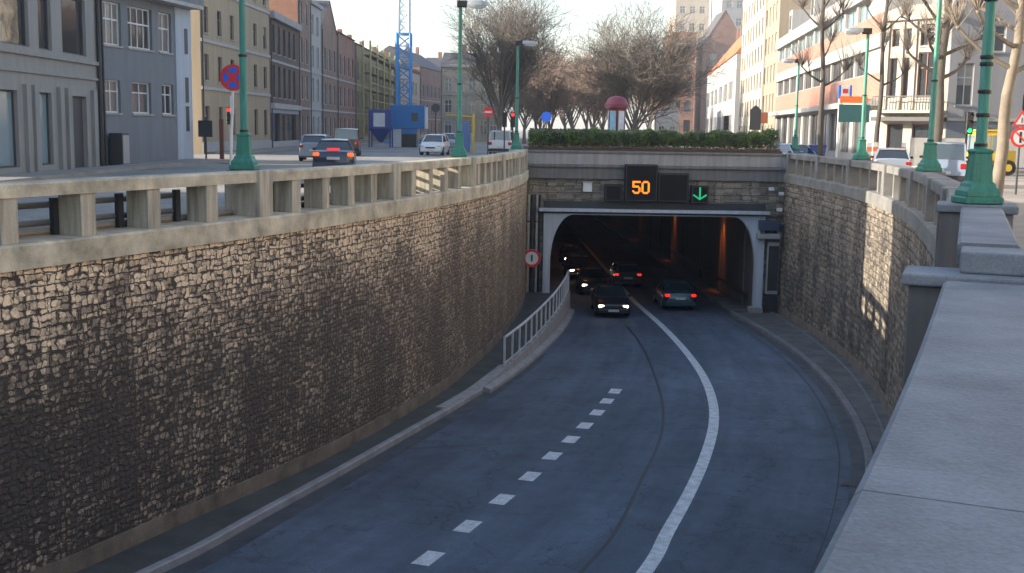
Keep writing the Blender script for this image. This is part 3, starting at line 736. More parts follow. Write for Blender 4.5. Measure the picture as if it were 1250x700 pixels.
# round sign on the left portal corner
def disc(mb, r, y, n=32, c=(0, 0)): return mb.add([(c[0]+r*math.cos(2*PI*k/n), y, c[1]+r*math.sin(2*PI*k/n)) for k in range(n)], [tuple(range(n))])
def ring(mb, r0, r1, y, n=32):
    vs = [(r0*math.cos(2*PI*k/n), y, r0*math.sin(2*PI*k/n)) for k in range(n)]+[(r1*math.cos(2*PI*k/n), y, r1*math.sin(2*PI*k/n)) for k in range(n)]
    return mb.add(vs, [(k, (k+1) % n, n+(k+1) % n, n+k) for k in range(n)])
def cyl_y(mb, r, y0, y1, n=32):
    return mb.loft([[(r*math.cos(2*PI*k/n), y, r*math.sin(2*PI*k/n)) for k in range(n)] for y in (y0, y1)])
t = thing('road_sign', 'round white sign with red ring and black upright mark beside the tunnel mouth', 'sign', (.98, PY-.55, -4.38))
cyl_y(MB(), .46, 0, .03).build('plate', M_white, t)
ring(MB(), .33, .455, -.006).build('red_ring', M_red, t)
MB().box(-.045, .045, -.008, -.003, -.16, .17).build('black_mark', M_black, t)
MB().tube([(0, .03, 0), (-.0, .65, 0)], .03, 6).build('arm', M_galv, t)

# ---------------------------------------------------------------- railing and upstand by the left walkway
M_rpaint = mat('railing_paint', (.50, .52, .55), .5, .25, 3)
rl = [p for p in offs(KL, .10) if 36.8 < p.y < PY+.2]
t = thing('walkway_barrier', 'light concrete upstand with painted steel railing climbing to the tunnel', 'railing')
def ups(p):
    h = rise(p.y)+.10*min(max((p.y-37)/3, 0), 1)
    return [(-.10, road(p.y)-.2), (.14, road(p.y)-.2), (.14, road(p.y)+h), (-.10, road(p.y)+h)]
sweep('upstand', rl, ups, M_conc_lt, t)
sweep('kerb_foot', [p for p in rl], lambda p: [(-.34, road(p.y)-.2), (-.102, road(p.y)-.2), (-.102, road(p.y)+.2), (-.30, road(p.y)+.16), (-.34, road(p.y)+.12)], M_kerb, t)
rr = [p for p in rl if p.y > 40.2]
Lr = lens_of(rr)
def rz(p): return road(p.y)+rise(p.y)+.10
for dz in (1.05, .02+.1):
    MB().tube([(p.x, p.y, rz(p)+dz) for p in rr], .05 if dz > 1 else .022, 8).build('rail', M_rpaint, t, smooth=True)
n = 16
for k in range(n+1):
    p, d = at_len(rr, Lr, Lr[-1]*k/n)
    mb = MB(); mb.obox(p, d, .045, .03, rz(p)-.02, rz(p)+1.04); mb.build('post', M_rpaint, t)
tag(sweep('ramp_paving', [p for p in offs(KL, .0) if 34.0 < p.y < 41], lambda p: [(.03, road(p.y)+.1), (.42, road(p.y)+.1), (.42, road(p.y)+rise(p.y)+.03), (.03, road(p.y)+rise(p.y)+.03)], M_conc_lt), kind='structure')

def at(px, py, y):
    """point seen at photo pixel (px, py), y metres down the street"""
    d = Fv*1400+Rv*(px-625)-Uv*(py-350)
    return Vector((0, 0, CZ))+d*(y/d.y)

# ---------------------------------------------------------------- green lamp posts
M_lens = mat('lamp_diffuser', (.62, .66, .70), .3, .08)
def lamp_post(label, loc, aim, H=5.45, group=None, nearbands=False):
    t = thing('street_lamp', label, 'street lamp', loc, 0, group)
    b = MB()
    b.cbox(-.29, .29, -.29, .29, 0, .11, .02)
    b.loft([[(x*r, y*r, z) for x, y in ((-1,-1),(1,-1),(1,1),(-1,1))] for r, z in ((.25,.11),(.245,.19),(.20,.25),(.19,.30),(.155,.33),(.13,.74),(.145,.76),(.145,.79),(.11,.81))])
    b.build('pedestal', M_green, t, bevel=.012)
    MB().lathe([(.095,.81),(.095,.9),(.082,.92),(.082,2.5),(.07,2.52),(.062,H-.05)], 14).build('shaft', M_green, t, smooth=True)
    for z in ((.84,), (1.28, 1.62, 2.02, 2.12, 2.95) if nearbands else (2.5,)):
        for q in z: MB().lathe([(.094,q),(.097,q+.01),(.097,q+.045),(.094,q+.055)], 14).build('band', M_black, t)
    s = aim
    MB().cbox(*((-.13, .22) if s > 0 else (-.22, .13)), -.11, .11, H-.10, H+.13, .02).build('gear_box', M_black, t)
    hd = MB(); r = []
    for k, (x, hw, z0, z1) in enumerate(((.22,.10,-.08,.12),(.35,.15,-.12,.14),(.70,.17,-.13,.13),(.92,.13,-.09,.09),(.98,.05,-.04,.04))):
        r.append([(s*x, -hw, H+z0*.2), (s*x, hw, H+z0*.2), (s*x, hw*.8, H+z1), (s*x, -hw*.8, H+z1)])
    hd.loft(r); hd.build('head', M_galv, t, smooth=True, angle=50)
    ln = MB(); r = []
    for (x, hw, z0) in ((.30,.12,.05),(.38,.15,.12),(.70,.16,.13),(.90,.11,.08)):
        r.append([(s*x, -hw, H-.02), (s*x, -hw*.6, H-z0), (s*x, hw*.6, H-z0), (s*x, hw, H-.02)])
    ln.loft(r); ln.build('diffuser', M_lens, t, smooth=True, angle=50)
    return t
def on_path(path, L, y, off, side):
    p, d = at_len(path, L, len_at_y(path, L, y)); n = Vector((-d.y, d.x))*side; q = p+n*off
    return (q.x, q.y)
for y, lab, H in ((25.75, 'green lamp post beside the red and blue no-stopping sign, on the nearest left pier', 5.5), (40.6, 'green lamp post on the left parapet beside the white car, its head against the sky', 5.25), (57.9, 'green lamp post at the left corner of the tunnel mouth, beside the hedge', 5.2)):
    x, yy = on_path(WL, LL, y, .56, 1); lamp_post(lab, (x, yy, 1.092), 1, H, 'green lamp posts along the left parapet')
for (x, y, lab, nb, zz) in ((6.92, 17.15, 'large near green lamp post with black straps and a wide green plinth', True, 1.102),
    (*on_path(WR, LR, 32.8, .50, -1), 'green lamp post between the two parked cars on the right parapet', False, 1.092),
    (*on_path(WR, LR, 46.0, .50, -1), 'green lamp post in front of the dark teal board with the orange strip', False, 1.092),
    (15.9, 65.5, 'green lamp post farthest along the right row, beside the end of the hedge', False, 1.102)):
    lamp_post(lab, (x, y, zz), -1, 5.45 if y < 40 else 5.0, 'green lamp posts along the right parapet', nb)

# ---------------------------------------------------------------- cars
M_tyre = mat('tyre_rubber', (.02, .02, .02), .85, .1)
M_rim = mat('wheel_rim', (.30, .31, .32), .35, .1, metal=.7)
M_cglass = glass_mat('car_glass', (.02, .025, .03), .05, .9)
M_trim = mat('black_trim', (.018, .018, .02), .55, .1)
M_plate_w = mat('number_plate', (.5, .5, .5), .5, .05)
M_head = mat('headlamp_on', (.9, .9, .85), .3, 0, emit=(1, .83, .62), es=5)
M_head_off = mat('headlamp_glass', (.5, .53, .56), .12, 0, metal=.3)
M_tail = mat('tail_lamp_glass', (.30, .01, .01), .25, 0)
M_tail_on = mat('tail_lamp_on', (.6, .03, .02), .3, 0, emit=(1, .02, .01), es=.55)
M_brake = mat('brake_lamp_on', (.7, .1, .02), .3, 0, emit=(1, .10, .01), es=.7)
def paint(name, col, rough=.28): 
    m = mat(name, col, rough, .04, 1.0, spec=.6); m.node_tree.nodes['Principled BSDF'].inputs['Coat Weight'].default_value = .6; return m
KINDS = {
 # body stations: (y, half width, bottom, shoulder z, top z); cabin: y of glass base front/back, roof front/back, roof z
 'sedan': dict(st=[(2.20,.62,.36,.52,.60),(2.10,.76,.24,.60,.70),(1.7,.85,.20,.66,.80),(1.0,.87,.19,.72,.90),(.3,.88,.18,.76,.94),(-.8,.88,.18,.78,.97),(-1.5,.87,.2,.80,1.0),(-2.0,.83,.24,.80,.99),(-2.18,.74,.30,.74,.93),(-2.25,.66,.38,.6,.8)], cab=(1.02,-1.62,.28,-1.05,1.42,.56), wb=(1.36,-1.30)),
 'hatch': dict(st=[(1.95,.60,.36,.55,.64),(1.86,.74,.24,.64,.76),(1.5,.82,.20,.70,.88),(.95,.85,.19,.78,.98),(.2,.86,.18,.82,1.0),(-.9,.86,.18,.84,1.02),(-1.6,.84,.2,.86,1.04),(-1.88,.80,.24,.86,1.04),(-1.96,.74,.32,.8,.98)], cab=(1.08,-1.86,.35,-1.58,1.47,.60), wb=(1.22,-1.22)),
 'van': dict(st=[(2.05,.64,.38,.60,.70),(1.96,.78,.26,.72,.84),(1.6,.85,.22,.80,1.0),(1.2,.88,.20,.86,1.10),(.2,.88,.2,.9,1.13),(-1.2,.88,.2,.92,1.14),(-2.0,.86,.22,.92,1.14),(-2.08,.84,.3,.9,1.12)], cab=(1.42,-2.05,.75,-1.98,1.80,.74), wb=(1.35,-1.3)),
}
def car(name, label, loc, rotz, m, kind='sedan', front=False, rear=False, group=None, plate=True, rack=False, third=False, slope=0.0):
    K = KINDS[kind]; t = thing(name, label, 'car' if 'van' not in name else 'van', loc, rotz, group)
    t.rotation_euler = (slope, 0, rotz)
    rings = []
    for (y, hw, zb_, zs, zt) in K['st']:
        rings.append([(-hw*.90, y, zb_), (-hw, y, zb_+(zs-zb_)*.35), (-hw, y, zs), (-hw*.90, y, zt-.03), (-hw*.7, y, zt), (0, y, zt+.015), (hw*.7, y, zt), (hw*.90, y, zt-.03), (hw, y, zs), (hw, y, zb_+(zs-zb_)*.35), (hw*.90, y, zb_)])
    MB().loft(rings).build('body', m, t, smooth=True, angle=35)
    yf, yb, rf, rb, rz_, rw = K['cab']
    zf = [zt for (y, hw, zb_, zs, zt) in K['st'] if abs(y-.2) < .35][0]-.03
    bw = K['st'][4][1]*.93
    base = [(-bw*.92, yf, zf-.02), (bw*.92, yf, zf-.02), (bw*.97, (yf+yb)/2, zf), (bw*.94, yb, zf+.02), (-bw*.94, yb, zf+.02), (-bw*.97, (yf+yb)/2, zf)]
    top = [(-rw*.97, rf, rz_-.03), (rw*.97, rf, rz_-.03), (rw*1.02, (rf+rb)/2, rz_-.02), (rw*.97, rb, rz_-.04), (-rw*.97, rb, rz_-.04), (-rw*1.02, (rf+rb)/2, rz_-.02)]
    MB().loft([base, top]).build('windows', M_cglass, t)
    rr_ = []
    for y, k, dz in ((rf+.06, .90, -.045), (rf-.1, 1.0, -.012), ((rf+rb)/2, 1.04, .01), (rb+.12, 1.0, -.015), (rb-.05, .92, -.05)):
        rr_.append([(-rw*k-.01, y, rz_-.05), (-rw*k*.93, y, rz_+dz+.01), (0, y, rz_+dz+.03), (rw*k*.93, y, rz_+dz+.01), (rw*k+.01, y, rz_-.05)])
    MB().loft(rr_).build('roof', m, t, smooth=True)
    for sx in (-1, 1):
        for i, (a, c) in enumerate(((0, 0), (2, 2), (3, 3))):
            a = base[{0: 1, 2: 2, 3: 3}[i if i == 0 else i+1]]; c = top[{0: 1, 2: 2, 3: 3}[i if i == 0 else i+1]]
            MB().tube([(sx*(a[0]+.005), a[1], a[2]-.02), (sx*(c[0]+.01), c[1], c[2]+.0)], .035 if i != 1 else .03, 6).build('pillar', m, t)
    fy, ry = K['st'][0][0], K['st'][-1][0]
    hwf = K['st'][1][1]; zt = K['st'][1][4]
    MB().cbox(-hwf*.97, hwf*.97, fy-.14, fy+.05, .26, .46, .03).build('front_bumper', M_trim if kind == 'van' else m, t)
    hr = K['st'][-3][1]
    MB().cbox(-hr*.97, hr*.97, ry-.07, ry+.14, .28, .50, .03).build('rear_bumper', M_trim if kind == 'van' else m, t)
    MB().cbox(-.34, .34, fy-.02, fy+.03, .50, .60, .01).build('grille', M_trim, t)
    if plate:
        MB().box(-.26, .26, fy+.052, fy+.06, .32, .43).build('number_plate', M_plate_w, t)
        MB().box(-.26, .26, ry-.085, ry-.07, .56 if kind != 'sedan' else .62, .67 if kind != 'sedan' else .73).build('number_plate', M_plate_w, t)
    for sx in (-1, 1):
        MB().cbox(*sorted((sx*hwf*.58, sx*hwf*.98)), fy-.16, fy+.0, zt-.18, zt-.06, .04).build('headlight', M_head if front else M_head_off, t)
        MB().cbox(*sorted((sx*hr*.68, sx*hr*.985)), ry-.03, ry+.12, .76, .90 if kind != 'van' else .98, .03).build('tail_light', (M_brake if third else M_tail_on) if rear else M_tail, t)
        MB().cbox(*sorted((sx*(bw+.0), sx*(bw+.17))), yf-.22, yf-.12, zf+.02, zf+.13, .025).build('mirror', M_trim, t)
        for wy_ in K['wb']:
            hw_ = .87
            wt = MB().loft([[(sx*x, wy_+r*math.cos(2*PI*k/18), .31+r*math.sin(2*PI*k/18)) for k in range(18)] for x, r in ((hw_-.22, .29), (hw_-.2, .31), (hw_-.03, .31), (hw_, .285))]).build('wheel', M_tyre, t, smooth=True)
            MB().loft([[(sx*x, wy_+r*math.cos(2*PI*k/14), .31+r*math.sin(2*PI*k/14)) for k in range(14)] for x, r in ((hw_-.05, .20), (hw_+.006, .19), (hw_+.012, .05))]).build('rim', M_rim, wt, smooth=True)
    if third: MB().box(-.25, .25, ry+.18, ry+.22, 1.0, 1.08).build('brake_light', M_tail_on, t)
    if rack:
        for sx in (-.5, .5): MB().box(sx-.02, sx+.02, rb, rf, rz_+.04, rz_+.08).build('roof_bar', M_trim, t)
    return t
P_black = paint('car_black', (.012, .013, .017)); P_dkblue = paint('car_dark_blue', (.012, .02, .05)); P_silver = paint('car_silver', (.24, .28, .34), .3)
P_white = paint('car_white', (.60, .62, .64)); P_teal = paint('car_teal', (.006, .05, .07)); P_grey = paint('car_grey', (.025, .026, .03)); P_pale = paint('car_pale_blue', (.24, .31, .42))
def gz(x, y): return road(y)+.006
# in and around the tunnel
sl = -math.atan(.027)
def tcar(px, py, y, *a, **k):
    p = at(px, py, y); k['slope'] = sl if abs(a[1]) < 1 else -sl
    return car(a[0], k.pop('label'), (p.x, y, gz(p.x, y)), a[1], a[2], **k)
tcar(744, 390, 58.4, 'car', PI, P_black, label='black car with bright headlights just leaving the tunnel', front=True)
tcar(822, 376, 61.5, 'car', 0.02, P_teal, label='dark teal car with red tail lights driving into the tunnel', rear=True)
tcar(762, 345, 72, 'car', 0.02, P_grey, kind='hatch', label='dark car with red tail lights deepest in the middle of the tunnel', rear=True)
tcar(723, 358, 68, 'car', PI, P_grey, label='dark car with lit headlights following right behind the black car in the tunnel', front=True)
tcar(706, 345, 76, 'car', PI+.03, P_dkblue, kind='hatch', label='oncoming dark car farthest back in the left lane of the tunnel, headlights lit', front=True)
tcar(698, 334, 86, 'car', PI+.04, P_black, label='last oncoming car glimpsed at the left tunnel wall, headlights lit', front=True)
# street level, left
def scar(px, y, name, rot, m, label, **k):
    p = at(px, 170, y); return car(name, label, (p.x, y, .124 if p.x < .5 else .004), rot, m, **k)
scar(409, 49, 'car', .12, P_dkblue, 'dark blue saloon seen from behind with its tail lights glowing on the left street', rear=True, third=True)
scar(386, 66, 'car', .10, P_silver, 'silver car parked at the kerb just beyond the dark blue saloon', kind='hatch')
scar(424, 78, 'car', .1, P_grey, 'dark grey van-like car standing before the scaffolded house', kind='van')
scar(531, 84, 'car', PI-.1, P_white, 'white car facing us with roof bars beside the green lamp post', kind='hatch', rack=True)
scar(547, 104, 'car', PI, P_silver, 'pale car queued behind the white car with roof bars', kind='hatch')
scar(614, 88, 'van', -.1, P_white, 'small white van seen from behind under the traffic lights', kind='van')
# right
scar(970, 66, 'car', PI+.35, P_pale, 'pale blue car behind the farthest lamp of the right row', kind='hatch')
scar(1090, 53.5, 'car', -.30, P_silver, 'low silver car seen from behind between two green lamp posts', kind='hatch')
scar(1154, 48.5, 'car', -.34, P_pale, 'tall pale silver-blue car seen from behind next to the near green lamp post', kind='van')

# ---------------------------------------------------------------- bare winter trees
M_bark = mat('bark', (.15, .128, .105), .95, .25, 3, bump=.5)
M_bark_lt = mat('pale_bark', (.215, .18, .14), .9, .3, 2.5, bump=.35)
M_twig = mat('twigs', (.125, .108, .092), .95, .3, .6)
M_twig_b = mat('brown_twigs', (.22, .165, .125), .95, .3, .5)
M_bark_dk = mat('dark_bark', (.075, .066, .058), .95, .25, 3, bump=.5)
def tree_mesh(rnd, H, trunk_h, r0, spread, levels=4, kids=(8, 6, 5, 5), up=.55, twig_r=.012):
    big, small = MB(), MB()
    def br(p, d, ln, r, lv):
        n = 4 if lv < 2 else (3 if lv < 3 else 2)
        pts = [p]; rr = [r]; q = p; dd = d
        for i in range(n):
            dd = (dd+Vector((rnd.gauss(0, .10), rnd.gauss(0, .10), rnd.gauss(0, .06)+.05*up))*(1.0 if lv else .35)).normalized()
            q = q+dd*(ln/n); pts.append(q); rr.append(max(r*(1-.62*(i+1)/n), twig_r*.6))
        (big if lv <= 1 else small).tube(pts, rr, 7 if lv == 0 else (5 if lv == 1 else 3), caps=False)
        if lv >= levels: return
        k = kids[min(lv, len(kids)-1)]
        for j in range(k):
            f = (.22+.78*(j+rnd.random()*.7)/k) if lv else (.42+.58*(j+.6)/k)
            f = min(f, .999); idx = f*n; i0 = int(idx); a = pts[i0].lerp(pts[i0+1], idx-i0)
            ax = dd.orthogonal().normalized(); ax = (Matrix.Rotation(2*PI*(j*.382+rnd.random()*.3), 3, dd) @ ax)
            an = R_(rnd.uniform(24, 58)*(spread if lv < 2 else 1))
            nd = (dd*math.cos(an)+ax*math.sin(an)); nd.z += .22*up; nd.normalize()
            l2 = ln*(rnd.uniform(.62, .86) if lv else rnd.uniform(.75, 1.02)*(H-trunk_h)/trunk_h*.62)
            if lv >= 1: l2 = ln*rnd.uniform(.42, .66)
            br(a, nd, l2, max(rr[i0]*rnd.uniform(.45, .62), twig_r), lv+1)
    br(Vector((0, 0, 0)), Vector((0, 0, 1)), trunk_h, r0, 0)
    return big, small
def tree(label, loc, seed, H, trunk_h, r0, spread, mb_, mt_, name='bare_tree', group=None, rot=0, **k):
    rnd = random.Random(seed); t = thing(name, label, 'tree', loc, rot, group)
    b, s = tree_mesh(rnd, H, trunk_h, r0, spread, **k)
    b.build('trunk', mb_, t, smooth=True, fix=False); s.build('crown', mt_, t, fix=False)
    return t
t1p = at(606, 165, 96)
T1 = tree('large leafless tree with a broad twiggy crown standing above the traffic lights', (t1p.x+.2, 96, 0), 3, 16.0, 4.4, .28, .56, M_bark, M_twig, kids=(15, 11, 7, 6), twig_r=.0145, up=.32)
t2p = at(772, 165, 92)
T2 = tree('large leafless tree with a rounded crown directly behind the red-roofed advertising column', (t2p.x, 92, 0), 8, 13.6, 3.4, .25, .86, M_bark, M_twig, kids=(15, 11, 8, 6), twig_r=.0150, up=.36)
TB = tree('brown leafless tree of the median row, small, left of the blue round sign', (3.2, 135, 0), 12, 10, 2.8, .2, .7, M_bark, M_twig_b, kids=(11, 9, 7, 5), twig_r=.020, up=.3, group='brown trees far down the median')
words_ = ['just right of the blue round sign', 'seen between the two large trees', 'behind the red-roofed column', 'left of the second large tree, lower', 'far behind the left large tree', 'deep in the row, above the blue round sign', 'deep in the row, behind the hedge centre', 'at the far end of the row', 'last before the red brick tower', 'at the far left end of the row', 'farthest in the middle of the row']
for i, (px, y, sc) in enumerate(((672, 128, .95), (700, 150, 1.1), (735, 165, 1.15), (722, 122, .9), (640, 165, 1.1), (655, 190, 1.3), (690, 210, 1.4), (715, 240, 1.5), (790, 175, 1.2), (625, 220, 1.4), (745, 260, 1.7))):
    p = at(px, 165, y)
    dup(TB, (p.x, y, 0), i*1.3, 'brown leafless tree of the median row, '+words_[i], sc*1.35, 'brown trees far down the median')
# pollarded street trees on the right
def pollard(label, loc, seed, H, r0, lean, mb_, mt_, limbs):
    rnd = random.Random(seed); t = thing('pollarded_tree', label, 'tree', loc, 0, 'pollarded trees along the right street')
    b, s = MB(), MB()
    pts = [Vector((lean[0]*k/8+math.sin(k*1.3+seed)*.05, lean[1]*k/8+math.cos(k*1.7+seed)*.04, H*k/8)) for k in range(9)]
    rr = [r0*(1.35 if k == 0 else 1-.05*k) for k in range(9)]
    b.tube(pts, rr, 10)
    def knob(p, r):
        b.lathe([(r*.3, -r), (r*.9, -r*.5), (r*1.1, 0), (r*.85, r*.6), (r*.3, r*.95)], 8, (p.x, p.y, p.z))
    for (hf, az, ln, upw) in limbs:
        i = min(int(hf*8), 7); p = pts[i].lerp(pts[i+1], hf*8-i)
        d = Vector((math.cos(az), math.sin(az)*.8, upw)).normalized(); q = p; L = [p]; 
        for k in range(5):
            d = (d+Vector((rnd.gauss(0, .09), rnd.gauss(0, .09), .09))).normalized(); q = q+d*ln/5; L.append(q)
            if k in (2, 3) and rnd.random() < .5:
                d2 = (d+Vector((rnd.gauss(0, .6), rnd.gauss(0, .6), .4))).normalized(); e = q+d2*ln*.35
                b.tube([q, q.lerp(e, .5)+Vector((0, 0, .04)), e], [r0*.2, r0*.16, r0*.14], 6); knob(e, r0*.3)
                for _ in range(20):
                    a = Vector((rnd.gauss(0, .5), rnd.gauss(0, .5), .9)).normalized(); e2 = e+a*rnd.uniform(.6, 1.5)
                    s.tube([e, e.lerp(e2, .5)+a.orthogonal()*.06, e2], [.011, .008, .005], 3, caps=False)
        b.tube(L, [r0*(.42-.045*k) for k in range(6)], 7); knob(q, r0*.36)
        for _ in range(52):
            a = (d*.3+Vector((rnd.gauss(0, .42), rnd.gauss(0, .42), .9))).normalized(); e2 = q+a*rnd.uniform(.5, 1.9)
            s.tube([q, q.lerp(e2, .5)+a.orthogonal()*.08, e2], [.012, .009, .005], 3, caps=False)
    b.build('trunk', mb_, t, smooth=True, fix=False); s.build('shoots', mt_, t, fix=False)
    return t
LM = [(.50, 0.2, 1.5, .35), (.52, 3.3, 1.6, .4), (.66, 1.2, 1.3, .5), (.70, 4.4, 1.4, .6), (.82, .4, 1.5, .5), (.84, 2.6, 1.5, .6), (.95, 5.2, 1.3, .8), (.99, 1.6, 1.4, 1.2), (.99, 3.6, 1.3, 1.2)]
LH = [(.60, .15, 2.2, .30), (.62, 3.1, 2.2, .38), (.70, 1.2, 1.7, .5), (.72, 3.6, 2.2, .25), (.74, 5.9, 2.3, .3), (.80, 2.5, 2.3, .5), (.86, .5, 2.5, .5), (.90, 3.2, 2.6, .5), (.97, 5.2, 2.0, .8), (.99, 1.4, 2.0, 1.2), (.99, 3.9, 2, 1.0)]
p = at(1004, 160, 62); pollard('slender dark pollarded tree between the two farther lamp posts of the right row', (p.x, 62, .1), 21, 9.0, .16, (-.3, 0), M_bark_dk, M_bark_dk, LM)
p = at(1071, 160, 66); pollard('slender dark pollarded tree before the pale corner building with balcony', (p.x, 66, .1), 22, 9.5, .15, (.1, 0), M_bark_dk, M_bark_dk, LM)
p = at(1143, 160, 55); pollard('thick grey pollarded tree rising behind the tall pale silver-blue car', (p.x, 55, .1), 24, 9.0, .24, (.15, 0), M_bark_dk, M_twig, [(h*.86, a+.3, l*.9, u) for h, a, l, u in LH])
p = at(1213, 246, 36.5); pollard('pale sunlit pollarded tree with thick leaning trunk on the grass verge', (p.x, 36.5, .1), 25, 6.6, .20, (.50, .1), M_bark_lt, M_bark_lt, LH)

# ---------------------------------------------------------------- hedge bed behind the portal
tag(slab_strip('planting_bed', [(.7, PY+.92), (13.75, PY+.92), (13.9, 64.5), (.5, 64.5)], M_soil, -.05, 1.16), kind='structure')
M_leaf = new_mat('hedge_leaves'); _m, ns, lk, b = M_leaf; M_leaf = _m
tc = N(ns, 'ShaderNodeTexCoord'); no = N(ns, 'ShaderNodeTexNoise'); no.inputs['Scale'].default_value = 1.6; no.inputs['Detail'].default_value = 4; lk.new(tc.outputs['Object'], no.inputs[0])
cr = N(ns, 'ShaderNodeValToRGB'); cr.color_ramp.elements[0].position = .35; cr.color_ramp.elements[0].color = (.045, .062, .025, 1); cr.color_ramp.elements[1].position = .68; cr.color_ramp.elements[1].color = (.13, .20, .03, 1)
e = cr.color_ramp.elements.new(.52); e.color = (.075, .12, .03, 1)
lk.new(no.outputs[0], cr.inputs[0]); lk.new(cr.outputs[0], b.inputs['Base Color']); b.inputs['Roughness'].default_value = .6
hd = thing('hedge', 'low evergreen hedge along the top of the tunnel mouth', 'hedge', (7, 60.4, 1.15)); hd.location = (0, 0, 0)
rnd = random.Random(5); lv = MB(); stm = MB()
def leaf(mb_, p, sz, rnd):
    a = Vector((rnd.gauss(0, 1), rnd.gauss(0, 1), rnd.gauss(0, .7))).normalized(); c = a.orthogonal().normalized()
    mb_.add([p-a*sz, p+c*sz*.5, p+a*sz, p-c*sz*.5], [(0, 1, 2, 3)])
for k in range(30000):
    x = rnd.uniform(.75, 13.75); top = 2.03+.06*math.sin(x*1.9)+.05*math.sin(x*4.7+1)+.04*math.sin(x*9.1)+rnd.gauss(0, .03)
    if x > 12.4: top += .12
    y = rnd.uniform(59.9, 61.6); zz = 1.24+(top-1.24)*rnd.random()**.62+abs(rnd.gauss(0, .04))
    y += .35*max(0, zz-1.7)
    if x < 1.6: zz -= .1
    leaf(lv, Vector((x, y, zz)), rnd.uniform(.045, .085), rnd)
lv.build('foliage', M_leaf, hd, fix=False)
for k in range(420):
    x = rnd.uniform(.8, 13.7); y = rnd.uniform(59.6, 61.5); z0 = 1.12
    stm.tube([(x, y, z0), (x+rnd.gauss(0, .15), y+rnd.gauss(0, .1), z0+rnd.uniform(.25, .8))], [.014, .007], 3, caps=False)
stm.build('stems', mat('hedge_stems', (.11, .075, .05), .9, .2), hd, fix=False)
lt = MB()
for k in range(2600): leaf(lt, Vector((rnd.uniform(.8, 13.7), rnd.uniform(59.25, 60.4), 1.175+rnd.random()*.08)), rnd.uniform(.04, .08), rnd)
tag(lt.build('leaf_litter', mat('dead_leaves', (.13, .08, .045), .9, .4, 3), fix=False), kind='stuff')

